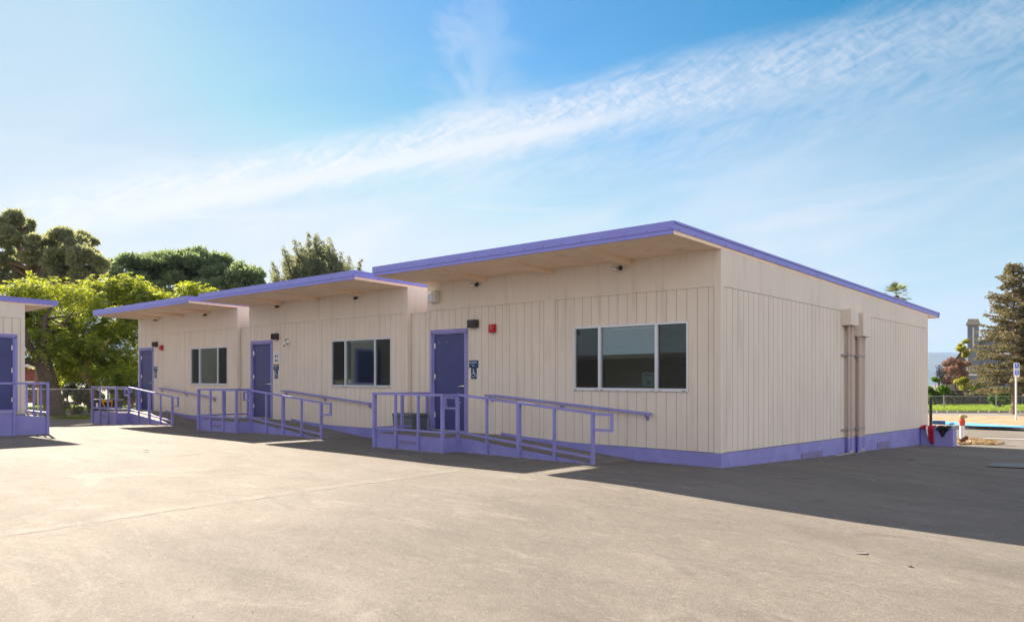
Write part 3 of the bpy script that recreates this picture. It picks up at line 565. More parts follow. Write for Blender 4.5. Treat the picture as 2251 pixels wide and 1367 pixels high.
# ---------------------------------------------------------------- ramps
def ramp(xr, label):
    r = thing('access_ramp', (xr - 4.5, -0.8, 0), label, 'ramp', 'purple access ramps at the doors')
    X = lambda s: xr + s
    LX0, LX1, LY, RY, RX1 = -7.2, -5.04, -1.6, -1.2, -1.70; DZ = 0.30
    m = MB(); m.box(X(LX0) + 0.031, X(LX1) - 0.031, LY + 0.031, -0.012, DZ - 0.04, DZ); m.build('landing_deck', M_DECK, r)
    m = MB(); V = [(X(LX1) - 0.030, RY + 0.021, DZ - 0.002), (X(LX1) - 0.030, -0.012, DZ - 0.002), (X(RX1), -0.012, 0.012), (X(RX1), RY + 0.02, 0.012)]
    m.add(V + [(v[0], v[1], -0.2) for v in V], [(3, 2, 1, 0), (0, 4, 7, 3), (3, 7, 6, 2)]); m.build('ramp_deck', M_DECK, r)
    m = MB(); m.box(X(LX0), X(LX1), LY, LY + 0.03, -0.2, DZ); m.box(X(LX0), X(LX0) + 0.03, LY + 0.03, -0.012, -0.2, DZ); m.box(X(LX1) - 0.03, X(LX1) + 0.0, LY + 0.03, RY - 0.001, -0.2, DZ)
    m.box(X(LX0) - 0.004, X(LX1) + 0.004, LY - 0.004, LY + 0.0, DZ - 0.012, DZ + 0.004)
    m.prism([(X(LX1), RY, -0.2), (X(RX1), RY, -0.2), (X(RX1), RY, 0.014), (X(LX1), RY, DZ)], (0, 0.02, 0))
    m.prism([(X(LX1), RY - 0.006, DZ - 0.055), (X(RX1) - 0.25, RY - 0.006, 0.0), (X(RX1), RY - 0.006, 0.016), (X(LX1), RY - 0.006, DZ + 0.002)], (0, 0.006, 0))
    m.build('skirt_panel', M_PURP, r)
    m = MB(); m.box(X(-6.38), X(-5.85), LY - 0.012, LY - 0.004, 0.10, 0.115); m.box(X(-6.38), X(-5.85), LY - 0.012, LY - 0.004, 0.185, 0.20); m.box(X(-6.38), X(-6.36), LY - 0.012, LY - 0.004, 0.115, 0.185); m.box(X(-5.87), X(-5.85), LY - 0.012, LY - 0.004, 0.115, 0.185)
    m.box(X(-6.36), X(-5.87), LY - 0.007, LY - 0.004, 0.115, 0.185, 1); m.build('vent', [M_PURP, pm_vent], r)
    def rt(s): return 1.145 - (s - LX1) * 0.0800
    def post(x, y, zt, zb=-0.12, w=0.045):
        m = MB(); m.box(x - w / 2, x + w / 2, y - w / 2, y + w / 2, zb, zt)
        m.box(x - w / 2 - 0.004, x + w / 2 + 0.004, y - w / 2 - 0.003, y + w / 2 + 0.003, 0.1, 0.106); m.build('post', M_PURP, r)
    F_ = LY - 0.028
    for s, w in ((-7.16, 0.07), (-6.46, 0.045), (-5.75, 0.045), (-5.03, 0.06)): post(X(s), F_, 1.12, w=w)
    for s, w in ((-5.03, 0.06), (-4.22, 0.045), (-3.40, 0.07), (-2.56, 0.045), (-1.72, 0.055)): post(X(s), RY - 0.028, rt(s) - 0.02, w=w)
    for y, w in ((-0.82, 0.055), (-0.09, 0.055)): post(X(-7.23), y, 1.12, w=w)
    def rail(p, q, h=0.045, w=0.05): 
        m = MB(); m.beam(p, q, w, h); m.build('rail', M_PURP, r)
    Z = 1.135; Ry = RY - 0.028
    rail((X(-7.22), F_, Z), (X(-5.00), F_, Z)); rail((X(-5.03), F_ + 0.02, Z), (X(-5.03), Ry - 0.02, Z), 0.04); rail((X(-5.03), Ry, rt(-5.03)), (X(-1.70), Ry, rt(-1.70)))
    rail((X(-7.23), F_, Z + 0.001), (X(-7.23), -0.02, Z + 0.001))
    zl = 0.41; rail((X(-7.16), F_, zl), (X(-5.03), F_, zl), 0.04, 0.035); rail((X(-5.03), F_, zl), (X(-5.03), Ry, zl), 0.04, 0.035)
    rail((X(-5.03), Ry, zl), (X(-1.72), Ry, 0.13), 0.04, 0.035); rail((X(-7.23), F_, zl), (X(-7.23), -0.05, zl), 0.04, 0.035)
    # loop handles
    def loop(name, x0, x1, y, z0, z1):
        m = MB(); t = 0.04; m.box(min(x0, x1), max(x0, x1), y - t / 2, y + t / 2, z1 - t, z1); m.box(min(x0, x1), max(x0, x1), y - t / 2, y + t / 2, z0, z0 + t)
        m.box(x1 - t / 2, x1 + t / 2, y - t / 2 - 0.001, y + t / 2 + 0.001, z0 - 0.001, z1 + 0.001); m.build(name, M_PURP, r)
    loop('end_loop', X(-1.70), X(-1.33), Ry, 0.58, 0.885); loop('end_loop', X(-5.06), X(-5.37), Ry, 0.85, 1.10)
    m = MB(); m.box(X(-5.20), X(-5.16), -1.14, -1.10, 0.97, 1.12); m.box(X(-5.16), X(-5.05), -1.14, -1.10, 0.97, 1.0); m.build('bracket', M_PURP, r)
    return r
ramp(0.0, 'purple railed ramp and landing at the nearest building, grey bin beyond its rail')
ramp(-P1, 'purple railed ramp and landing at the middle building, under the security camera')
ramp(-2 * P1, 'purple railed ramp and landing at the farthest building, largely sunlit')
# landing of the left building (runs along its side)
r4 = thing('access_ramp', (-16.8, -7.0, 0), 'purple landing with railing at the far left edge, before the dark tree trunk', 'ramp', 'purple access ramps at the doors')
m = MB(); m.add([(-17.58, -9.5, 0.5), (-16.13, -9.5, 0.5), (-16.13, -6.0, 0.5), (-17.58, -6.0, 0.5), (-16.13, -5.22, 0.42), (-17.58, -5.22, 0.45)], [(0, 1, 2, 3), (3, 2, 4, 5)]); m.build('landing_deck', M_DECK, r4)
m = MB(); m.prism([(-16.1, -9.5, -0.3), (-16.1, -5.19, -0.3), (-16.1, -5.19, 0.425), (-16.1, -6.0, 0.505), (-16.1, -9.5, 0.505)], (-0.03, 0, 0)); m.prism([(-16.13, -5.19, -0.3), (-17.58, -5.19, -0.3), (-17.58, -5.19, 0.45), (-16.13, -5.19, 0.425)], (0, -0.03, 0))
m.prism([(-16.096, -9.5, 0.46), (-16.096, -5.95, 0.46), (-16.096, -5.95, 0.55), (-16.096, -9.5, 0.55)], (-0.02, 0, 0)); m.build('skirt_panel', M_PURP, r4)
for (x, y, w) in ((-16.07, -5.18, 0.06), (-16.07, -5.93, 0.05), (-16.07, -6.8, 0.045), (-16.07, -7.7, 0.045), (-16.6, -5.18, 0.04), (-17.2, -5.18, 0.04), (-17.78, -5.18, 0.05)):
    m = MB(); m.box(x - w / 2, x + w / 2, y - w / 2, y + w / 2, -0.2 if x > -16.2 else 0.3, 1.27); m.build('post', M_PURP, r4)
for p, q in (((-16.07, -9.4, 1.28), (-16.07, -5.15, 1.28)), ((-16.07, -5.18, 1.281), (-17.8, -5.18, 1.281)), ((-16.07, -5.18, 0.52), (-17.8, -5.18, 0.53)), ((-16.07, -9.4, 0.60), (-16.07, -5.95, 0.60))):
    m = MB(); m.beam(p, q, 0.05, 0.05); m.build('rail', M_PURP, r4)

# wall handrails
for i, xr in enumerate((0, -P1, -2 * P1)):
    h = thing('wall_handrail', (xr - 3.3, -0.08, 0.95), ['purple handrail on the wall below the window with blinds, nearest building', 'purple handrail on the wall beneath the security camera, middle building', 'purple handrail on the wall beneath the red alarm, farthest building'][i], 'handrail', 'handrails fixed to the front walls')
    m = MB(); m.beam((xr - 5.39, -0.085, 1.115), (xr - 5.05, -0.085, 1.112), 0.042, 0.042); m.beam((xr - 5.06, -0.085, 1.113), (xr - 1.29, -0.085, 0.85), 0.042, 0.042); m.build('rail', M_PURP, h)
    for s in (-5.25, -3.35, -1.42):
        z = 1.113 - max(0, (s + 5.06)) * 0.0698
        m = MB(); m.tube([(xr + s, -0.005, z - 0.09), (xr + s, -0.05, z - 0.085), (xr + s, -0.085, z - 0.02)], 0.012, 8); m.box(xr + s - 0.03, xr + s + 0.03, -0.008, 0, z - 0.13, z - 0.05); m.build('bracket', M_PURP, h)

# ---------------------------------------------------------------- wall fittings
grp = 'dark wall lights beside the doors'
for i, (x, y, z) in enumerate(((-5.78, 0, 2.65), (-13.80, 0, 2.66), (-21.80, 0, 2.665))):
    t = thing('wall_light', (x, -0.06, z), ['dark box wall light between the door and the red alarm, nearest building', 'dark box wall light above the white poster, middle building', 'dark box wall light above the small blue signs, farthest building'][i], 'wall light', grp)
    m = MB(); m.bbox(x - 0.125, x + 0.125, -0.12, 0, z - 0.085, z + 0.085, 0.012); h = m.build('housing', M_BRONZE, t)
    m = MB(); m.bbox(x - 0.105, x + 0.085, -0.128, -0.119, z - 0.066, z + 0.064, 0.004); m.build('lens', M_LENS, t)
for i, (x, z) in enumerate(((-5.22, 2.53), (-21.31, 2.54))):
    t = thing('fire_alarm', (x, -0.05, z), ['red wall alarm on the nearest building, under the roof overhang', 'red wall alarm on the farthest building, above its blue signs'][i], 'alarm', 'red alarms on the front walls')
    m = MB(); m.bbox(x - 0.085, x + 0.085, -0.07, 0, z - 0.085, z + 0.085, 0.012); m.bbox(x - 0.06, x + 0.075, -0.10, -0.071, z - 0.095, z + 0.07, 0.01); m.build('housing', M_RED, t)
    m = MB(); m.cyl((x + 0.015, -0.108, z + 0.03), (x + 0.015, -0.099, z + 0.03), 0.012, 10); m.cyl((x + 0.015, -0.108, z - 0.02), (x + 0.015, -0.099, z - 0.02), 0.008, 10); m.build('lens', M_CREAMP, t)
x, z = -7.02, 3.318
t = thing('speaker', (x, -0.05, z), 'cream square wall speaker high above the nearest door', 'speaker')
m = MB(); m.bbox(x - 0.13, x + 0.13, -0.15, 0, z - 0.13, z + 0.13, 0.012); m.build('housing', M_CREAMP, t)
m = MB(); m.cyl((x - 0.02, -0.162, z), (x - 0.02, -0.149, z), 0.1, 28); m.cyl((x - 0.02, -0.17, z), (x - 0.02, -0.161, z), 0.035, 20); 
for rr in (0.055, 0.075, 0.092): m.tube([(x - 0.02 + rr * math.cos(k * 0.3142), -0.164, z + rr * math.sin(k * 0.3142)) for k in range(21)], 0.004, 5, cap=False)
m.build('grille', M_SIGNW, t)
def sconce(x, z, label):
    t = thing('spot_lamp', (x, -0.05, z), label, 'spot lamp', 'small spot lamps under the roof overhangs')
    m = MB(); m.cyl((x, -0.001, z), (x, -0.02, z), 0.04, 16); m.cyl((x, -0.02, z), (x, -0.06, z - 0.005), 0.012, 8); m.build('mount', M_BRONZE, t)
    for s in (-1, 1):
        m = MB(); m.tube([(x + s * 0.0, -0.055, z), (x + s * 0.035, -0.085, z - 0.012), (x + s * 0.075, -0.115, z - 0.028), (x + s * 0.085, -0.122, z - 0.032)], [0.012, 0.022, 0.036, 0.037], 14); m.build('lamp_head', M_STEEL if s < 0 else M_BRONZE, t, smooth=True)
for x, z, l in ((-2.0, 3.50, 'small twin spot lamp above the large window of the nearest building'), (-5.70, 3.50, 'small twin spot lamp above the red alarm of the nearest building'), (-10.01, 3.51, 'small twin spot lamp above the window of the middle building'),
                (-13.71, 3.52, 'small twin spot lamp above the wall light of the middle building'), (-18.04, 3.52, 'small twin spot lamp above the window of the farthest building'), (-21.72, 3.54, 'small twin spot lamp above the door side of the farthest building')): sconce(x, z, l)
# camera
x, z = -13.2, 2.52
t = thing('security_camera', (x, -0.05, z), 'white security camera on grey box between the door and window of the middle building', 'camera')
m = MB(); m.bbox(x - 0.10, x - 0.0, -0.05, 0, z - 0.08, z + 0.06, 0.006); m.build('junction_box', M_GALV, t)
m = MB(); m.cyl((x + 0.06, 0, z - 0.02), (x + 0.06, -0.05, z - 0.02), 0.055, 20); m.tube([(x + 0.03, -0.05, z - 0.02), (x + 0.0, -0.09, z - 0.06)], 0.02, 8); m.build('mount', M_WHITE, t)
m = MB(); m.tube([(x - 0.03, -0.07, z - 0.05), (x + 0.0, -0.11, z - 0.09), (x + 0.03, -0.15, z - 0.14)], [0.03, 0.035, 0.035], 16); m.build('camera_body', M_WHITE, t)
m = MB(); m.cyl((x + 0.03, -0.15, z - 0.14), (x + 0.034, -0.156, z - 0.147), 0.02, 14); m.build('lens', M_LENS, t)

# wheelchair symbol as thin raised strokes, drawn on a plane given by mapping mp(u, v)
def wheelchair(mb, mp, s):
    def q(u, v): return mp(u * s, v * s)
    def stroke(pts, w):
        for (a, b) in zip(pts, pts[1:]):
            a = Vector(a); b = Vector(b); d = (b - a).normalized(); n = Vector((-d.y, d.x)) * w / 2; a = a - d * w * .3; b = b + d * w * .3
            mb.poly([q(*(a - n)), q(*(b - n)), q(*(b + n)), q(*(a + n))])
    mb.poly([q(-0.06 + 0.085 * math.cos(k * 0.524), 0.40 + 0.085 * math.sin(k * 0.524)) for k in range(12)])
    stroke([(-0.05, 0.28), (-0.03, -0.02), (0.18, -0.04), (0.29, -0.30), (0.38, -0.26)], 0.085); stroke([(-0.04, 0.14), (0.16, 0.12)], 0.06)
    stroke([(-0.02 + 0.27 * math.cos(a), -0.16 + 0.27 * math.sin(a)) for a in [rad(110 + k * 17) for k in range(15)]], 0.065)
def fsign(name, x, z, w, h, mat, label, cat, grp=None):
    t = thing(name, (x, -0.012, z), label, cat, grp); m = MB(); m.bbox(x - w / 2, x + w / 2, -0.012, 0.0, z - h / 2, z + h / 2, 0.003); m.build('board', mat, t); return t
g1, g2 = 'blue room number signs', 'blue wheelchair symbol signs'
for i, (x, zs, n) in enumerate(((-5.81, 1.785, 'L1'), (-13.82, 1.785, 'L2'), (-21.86, 1.80, 'L3'))):
    wch = ['nearest', 'middle', 'farthest'][i]; top = ['blue sign reading CLASSROOM L1 by the nearest door', 'blue room sign under the white poster by the middle door', 'blue room sign by the farthest door, beneath the wall light'][i]
    t = fsign('room_sign', x, zs, 0.275, 0.16, M_SIGNB, top, 'room sign', g1)
    text('lettering', 'CLASSROOM', (x - 0.005, -0.0145, zs + 0.032), 0.052, M_SIGNW, t, (rad(90), 0, 0), 0.215); text('lettering', n, (x, -0.0145, zs - 0.030), 0.055, M_SIGNW, t, (rad(90), 0, 0), 0.055)
    zs2 = zs - 0.20; x2 = x + 0.005
    t = fsign('accessibility_sign', x2, zs2, 0.165, 0.235, M_SIGNB, ['blue wheelchair symbol sign beside the nearest door', 'blue wheelchair symbol sign beside the middle door', 'blue wheelchair symbol sign beside the farthest door'][i], 'wheelchair sign', g2)
    m = MB(); wheelchair(m, lambda u, v, x2=x2, zs2=zs2: (x2 + u, -0.0135, zs2 + v), 0.19); m.build('symbol', M_SIGNW, t)
t = fsign('poster', -13.80, 2.04, 0.215, 0.36, M_SIGNW, 'white poster with four round face icons beside the middle door', 'poster')
m = MB()
for cx_, cz_ in ((-0.045, 0.055), (0.045, 0.055), (-0.045, -0.06), (0.045, -0.06)): m.poly([(-13.80 + cx_ + 0.032 * math.cos(k * 0.45), -0.0135, 2.04 + cz_ + 0.042 * math.sin(k * 0.45)) for k in range(14)])
m.build('icon', M_SIGNB, t)
m = MB(); m.box(-13.87, -13.73, -0.0135, -0.0122, 2.175, 2.185); m.box(-13.86, -13.74, -0.0135, -0.0122, 2.155, 2.163); m.box(-13.9, -13.7, -0.0135, -0.0122, 1.87, 1.90, 1); m.build('print', [M_GREYP, M_YELL], t)
# notice inside the nearest window
t = thing('window_notice', (-1.40, 0.02, 1.47), 'pale paper notice inside the large window of the nearest building', 'notice')
m = MB(); m.box(-1.56, -1.285, 0.038, 0.042, 1.335, 1.585); m.build('paper', M_PAPER, t)
text('lettering', 'SAC', (-1.42, 0.036, 1.40), 0.07, M_BLACK, t, (rad(90), 0, 0), 0.075); m = MB(); m.box(-1.51, -1.36, 0.0365, 0.0375, 1.54, 1.552); m.box(-1.44, -1.425, 0.0365, 0.0375, 1.51, 1.515); m.box(-1.445, -1.435, 0.0365, 0.0375, 1.475, 1.49); m.build('print', M_GREYP, t)
# pink notice on the left door
t = thing('door_notice', (-17.62, -6.1, 1.0), 'bright pink notice on the blue door at the left edge', 'notice')
m = MB(); m.box(-17.628, -17.622, -6.55, -5.87, 0.93, 1.32); m.build('paper', M_PINK, t)
m = MB(); m.box(-17.622, -17.620, -6.5, -5.91, 1.24, 1.255); m.box(-17.622, -17.620, -6.5, -5.91, 1.27, 1.28); m.box(-17.622, -17.620, -6.5, -5.92, 0.98, 1.22); m.build('print', M_PINKD, t)

# pipe risers on the right wall
def riser(y0, y1, zb0, zb1, pipes, label):
    t = thing('pipe_riser', (0.08, (y0 + y1) / 2, -0.1), label, 'pipe riser', 'painted pipe risers on the side wall')
    m = MB(); m.bbox(0.0, 0.20, y0, y1, zb0, zb1, 0.008); m.build('junction_box', M_WALL, t)
    for (yy, rr) in pipes:
        zc = 0.235
        m = MB(); m.cyl((0.075, yy, zc), (0.075, yy, zb0 + 0.01), rr, 16); m.cyl((0.075, yy, zb0 - 0.07), (0.075, yy, zb0 - 0.001), rr + 0.012, 16); m.cyl((0.075, yy, -0.25), (0.075, yy, zc), rr + 0.0005, 16, 1)
        m.build('pipe', [M_PIPE, M_PURP], t, smooth=False)
    for zz in (0.42, 2.05):
        m = MB(); m.box(0.0, 0.05, y0 - 0.06, y1 + 0.02, zz - 0.015, zz + 0.015)
        for (yy, rr) in pipes: m.tube([(0.075 + (rr + 0.006) * math.cos(a), yy + (rr + 0.006) * math.sin(a), zz) for a in [k * 0.5236 for k in range(13)]], 0.008, 5, cap=False)
        m.box(0.03, 0.075, y0 - 0.05, y0 - 0.02, zz - 0.02, zz + 0.02); m.build('clamp', M_GALV, t)
    return t
riser(5.55, 6.02, 2.70, 3.05, [(5.75, 0.035), (5.90, 0.055)], 'painted pipe riser with the shorter junction box, nearer the building corner')
riser(6.33, 6.83, 2.50, 3.03, [(6.42, 0.045), (6.53, 0.03), (6.62, 0.03), (6.72, 0.03)], 'painted pipe riser with the taller junction box, farther along the side wall')
m = MB(); random.seed(5)
for yy, sz in ((5.83, 0.12), (6.5, 0.13), (5.4, 0.06), (5.2, 0.05), (5.05, 0.04), (5.6, 0.06)):
    n = 7; m.tube([(0.06, yy - sz, -0.12), (0.09, yy - sz * 0.4, -0.12 + sz * .32), (0.09, yy + sz * 0.4, -0.12 + sz * .30), (0.06, yy + sz, -0.13)], [0.02, sz * 0.5, sz * 0.48, 0.02], n)
m.build('concrete_patch', M_CONC, None, **tg('lumpy pale concrete patching where the pipes meet the asphalt', 'concrete patch'))

# small purple wall at the back corner with garments
m = MB(); m.box(0.02, 0.81, 11.49, 11.90, -0.6, 0.245); m.box(0.0, 0.83, 11.47, 11.92, 0.246, 0.262)
m.build('low_wall', M_PURP, None, **tg('short purple low wall sticking out at the rear corner of the building', 'low wall'))
def garment(name, mat, x0, x1, top, prof, label, seed, stripe=None):
    rs = random.Random(seed); nx, ny = 14, 12; V = []; Fc = []; mi = []
    for j in range(ny + 1):
        for i in range(nx + 1):
            u = i / nx; v = j / ny; L = prof(u); x = x0 + (x1 - x0) * u; s = v * (0.36 + L)
            if s < 0.34: y = 11.80 - s; z = 0.285 + 0.03 * math.sin(u * 9 + v * 5) * (1 - v * 0.3) + rs.uniform(0, 0.012)
            else: y = 11.452 - 0.012 * math.sin(u * 14 + 1) - rs.uniform(0, 0.01) - 0.012; z = 0.27 - (s - 0.34); x += 0.03 * (s - 0.34)
            V.append((x, y, z))
    for j in range(ny):
        for i in range(nx):
            a = j * (nx + 1) + i; Fc.append((a, a + 1, a + nx + 2, a + nx + 1)); mi.append(1 if stripe and stripe[0] <= i / nx < stripe[1] else 0)
    m = MB(); m.v = V; m.f = Fc; m.mi = mi; o = m.build(name, [mat, M_CLOTHW], None, smooth=True, **tg(label, 'garment', 'garments left on the low wall'))
    md = o.modifiers.new('t', 'SOLIDIFY'); md.thickness = 0.012; md.offset = 1
garment('red_jacket', M_CLOTHR, 0.03, 0.35, 0, lambda u: 0.03 + 0.40 * max(0, min(1, (u - 0.35) / 0.4)), 'red jacket with a white stripe hanging over the purple low wall', 3, (0.42, 0.52))
garment('black_jacket', M_CLOTHB, 0.42, 0.72, 0, lambda u: 0.03 + 0.20 * math.exp(-((u - 0.5) / 0.25) ** 2), 'black crumpled garment lying on top of the purple low wall', 4)

# grey bin behind the landing rail, black tote by the farthest landing
t = thing('storage_bin', (-7.53, -0.32, 0.0), 'slate grey bin behind the landing rail, left of the nearest door', 'bin')
m = MB(); X0, X1 = -7.89, -7.20
m.add([(X0 + .03, -0.53, -0.1), (X1 - .03, -0.53, -0.1), (X1 - .03, -0.12, -0.1), (X0 + .03, -0.12, -0.1), (X0, -0.56, 0.60), (X1, -0.56, 0.60), (X1, -0.10, 0.60), (X0, -0.10, 0.60)], [(0, 3, 2, 1), (4, 5, 6, 7), (0, 1, 5, 4), (1, 2, 6, 5), (2, 3, 7, 6), (3, 0, 4, 7)]); m.build('body', M_GREYP, t)
m = MB(); m.bbox(X0 - .01, X1 + .01, -0.57, -0.09, 0.60, 0.68, 0.025); m.build('lid', M_GREYP, t)
c = at(236, 28.6); bx_, by_ = c.x, c.y; g0 = gz(bx_, by_)
t = thing('storage_tote', (bx_, by_, g0), 'black storage tote with yellow handle behind the farthest landing rail', 'tote', sh=False)
U = RT; Vv = FW
def tote():
    def P(a, b_, z): p = Vector((bx_, by_, 0)) + U * a + Vv * b_; return (p.x, p.y, z)
    m = MB(); z0, z1 = g0, 0.80
    m.add([P(-.34, -.25, z0), P(.34, -.25, z0), P(.34, .25, z0), P(-.34, .25, z0), P(-.42, -.3, z1), P(.42, -.3, z1), P(.42, .3, z1), P(-.42, .3, z1)], [(0, 3, 2, 1), (4, 5, 6, 7), (0, 1, 5, 4), (1, 2, 6, 5), (2, 3, 7, 6), (3, 0, 4, 7)]); m.build('body', M_BLACK, t, sh=False)
    m = MB(); m.add([P(-.45, -.33, z1), P(.45, -.33, z1), P(.45, .33, z1), P(-.45, .33, z1), P(-.44, -.32, z1 + .05), P(.44, -.32, z1 + .05), P(.44, .32, z1 + .05), P(-.44, .32, z1 + .05)], [(0, 3, 2, 1), (4, 5, 6, 7), (0, 1, 5, 4), (1, 2, 6, 5), (2, 3, 7, 6), (3, 0, 4, 7)]); m.build('lid', M_GREYP, t, sh=False)
    m = MB(); m.tube([P(-.02, -.34, 0.78), P(.36, -.34, 0.78)], 0.035, 8); m.tube([P(-.02, -.34, 0.78), P(.06, -.31, 0.60), P(.08, -.31, 0.50), P(.28, -.31, 0.50), P(.32, -.31, 0.62), P(.36, -.34, 0.78)], 0.025, 8); m.build('handle', M_YELL, t, sh=False)
    m = MB(); m.poly([P(-.24, -.335, .55), P(-.16, -.335, .55), P(-.16, -.338, .72), P(-.24, -.338, .72)]); m.build('tag', M_SIGNW, t, sh=False)
tote()

# ---------------------------------------------------------------- ground
def build_ground():
    def axis(lo, hi, a, b, d): 
        g = list(np.arange(a, b + 1e-6, d)); x = a; s = d
        while x > lo: s *= 1.35; x -= s; g.insert(0, max(x, lo))
        x = b; s = d
        while x < hi: s *= 1.35; x += s; g.append(min(x, hi))
        return g
    xs = axis(-6500, 6500, -34, 14, 0.6); ys = axis(-6500, 6500, -13, 48, 0.6); V = []; Fc = []
    for y in ys:
        for x in xs: V.append((x, y, gz(x, y) + 0.012 * math.sin(x * 0.9 + y * 0.4) * math.sin(y * 0.7 - x * 0.2) * (1 if abs(x) < 60 else 0)))
    n = len(xs)
    for j in range(len(ys) - 1):
        for i in range(n - 1): Fc.append((j * n + i, j * n + i + 1, (j + 1) * n + i + 1, (j + 1) * n + i))
    m = MB(); m.v = V; m.f = Fc; m.mi = [0] * len(Fc); m.build('ground', M_ASPH, None, org=(0, 0, 0), sh=False, smooth=True, kind='structure')
build_ground()

# ---------------------------------------------------------------- ground details
def gp(px, py, lift=0.0):
    """ground point seen at this bearing, found on the sloping lot"""
    t = 10.0
    for _ in range(80):
        p = at(px, t); t = 0.5 * t + 0.5 * (CZ - gz(p.x, p.y)) * FPX / (py - HOR)
    p = at(px, t); p.z = gz(p.x, p.y) + lift; return p
def sheet(name, pts, mat, lift, parent=None, **tags):
    """ground sheet following the lot, from world points"""
    bm = bmesh.new(); f = bm.faces.new([bm.verts.new((p[0], p[1], 0)) for p in pts]); bmesh.ops.triangulate(bm, faces=[f])
    for _ in range(4): bmesh.ops.subdivide_edges(bm, edges=[e for e in bm.edges if e.calc_length() > 0.9], cuts=1, use_grid_fill=False); bmesh.ops.triangulate(bm, faces=bm.faces[:])
    bm.verts.index_update(); m = MB(); m.v = [(v.co.x, v.co.y, gz(v.co.x, v.co.y) + lift) for v in bm.verts]; m.f = [[v.index for v in f.verts] for f in bm.faces]; m.mi = [0] * len(m.f); bm.free()
    for i, f in enumerate(m.f):
        a, b, c = [Vector(m.v[k]) for k in f]
        if (b - a).cross(c - a).z < 0: m.f[i] = list(reversed(f))
    return m.build(name, mat, parent, sh=False, **tags)

# utility cover flush with the asphalt, and a small round cap
q = [gp(2165, 1026), gp(2187, 1019), gp(2300, 1023.5), gp(2300, 1033)]
m = MB(); m.prism([(p.x, p.y, p.z + 0.02) for p in reversed(q)] if (q[1] - q[0]).cross(q[2] - q[0]).z > 0 else [(p.x, p.y, p.z + 0.02) for p in q], (0, 0, 0.012))
M_COVER = pmat('cover_concrete', (0.17, 0.185, 0.20), 0.8, 0.1, 3)
m.build('utility_cover', M_COVER, None, sh=False, **tg('flat grey utility cover set in the shaded asphalt', 'utility cover'))
p = gp(1893, 1218); m = MB(); m.tube([(p.x + 0.05 * math.cos(k * 0.4), p.y + 0.05 * math.sin(k * 0.4), p.z + 0.012) for k in range(17)], 0.006, 6, cap=False); m.cyl((p.x, p.y, p.z + 0.004), (p.x, p.y, p.z + 0.014), 0.045, 18)
m.build('survey_cap', M_DECK, None, sh=False, **tg('small round metal cap in the sunlit asphalt, foreground right', 'ground cap'))
M_LEAFL = pmat('litter_dark', (0.03, 0.025, 0.02), 0.9); M_LEAFT = pmat('litter_tan', (0.32, 0.24, 0.13), 0.9, 0.3, 30)
def bit(px, py, r, mat, label, name='leaf'):
    p = gp(px, py); m = MB(); n = 7; rs = random.Random(px); top = (p.x, p.y, p.z + r * 0.7)
    V = [(p.x + r * (0.6 + rs.random()) * math.cos(k * 0.9), p.y + r * (0.6 + rs.random()) * math.sin(k * 0.9), p.z + 0.012 + rs.random() * r * 0.5) for k in range(n)]
    m.add(V + [top], [(k, (k + 1) % n, n) for k in range(n)]); m.build(name, mat, None, sh=False, **tg(label, 'leaf', 'dead leaves and bits on the asphalt'))
bit(320, 992, 0.05, M_LEAFL, 'largest dark dead leaf lying on sunlit asphalt before the farthest ramp'); bit(1293, 1137, 0.018, M_LEAFL, 'tiny black speck of debris on sunlit asphalt in mid foreground'); bit(2000, 1248, 0.018, M_LEAFL, 'small dark bit near the round metal cap'); bit(2002, 1012, 0.045, M_LEAFL, 'dark leaf in the shaded asphalt near the pipe risers')
# crumbs and litter scattered at the wall feet (uncountable)
m = MB(); rs = random.Random(9)
def crumb(x, y, r):
    z = gz(x, y) + 0.012; m.add([(x - r, y - r * .6, z), (x + r, y - r * .5, z), (x + rs.uniform(-r, r), y + r, z), (x, y, z + r * 0.8)], [(0, 1, 3), (1, 2, 3), (2, 0, 3)])
for xr in (0, -P1, -2 * P1):
    for _ in range(260): crumb(xr + rs.uniform(-7.3, -1.7), -1.22 - rs.random() ** 2 * 0.2 - (0.42 if False else 0), rs.uniform(0.006, 0.018))
    for _ in range(90): crumb(xr + rs.uniform(-7.3, -5.0), -1.64 - rs.random() ** 2 * 0.2, rs.uniform(0.006, 0.018))
    for _ in range(60): crumb(xr + rs.uniform(-1.6, 0.1), -0.03 - rs.random() ** 2 * 0.2, rs.uniform(0.005, 0.014))
for _ in range(260): crumb(0.03 + rs.random() ** 2 * 0.25, rs.uniform(0, 11.4), rs.uniform(0.006, 0.02))
for _ in range(500): crumb(rs.uniform(-22, 8), rs.uniform(-10, -1.8), rs.uniform(0.003, 0.009))
for _ in range(140): crumb(rs.uniform(0.5, 7), rs.uniform(-3, 14), rs.uniform(0.004, 0.014))
m.build('gravel', pmat('crumb', (0.30, 0.28, 0.25), 0.9, 0.4, 40), None, sh=False, kind='stuff')

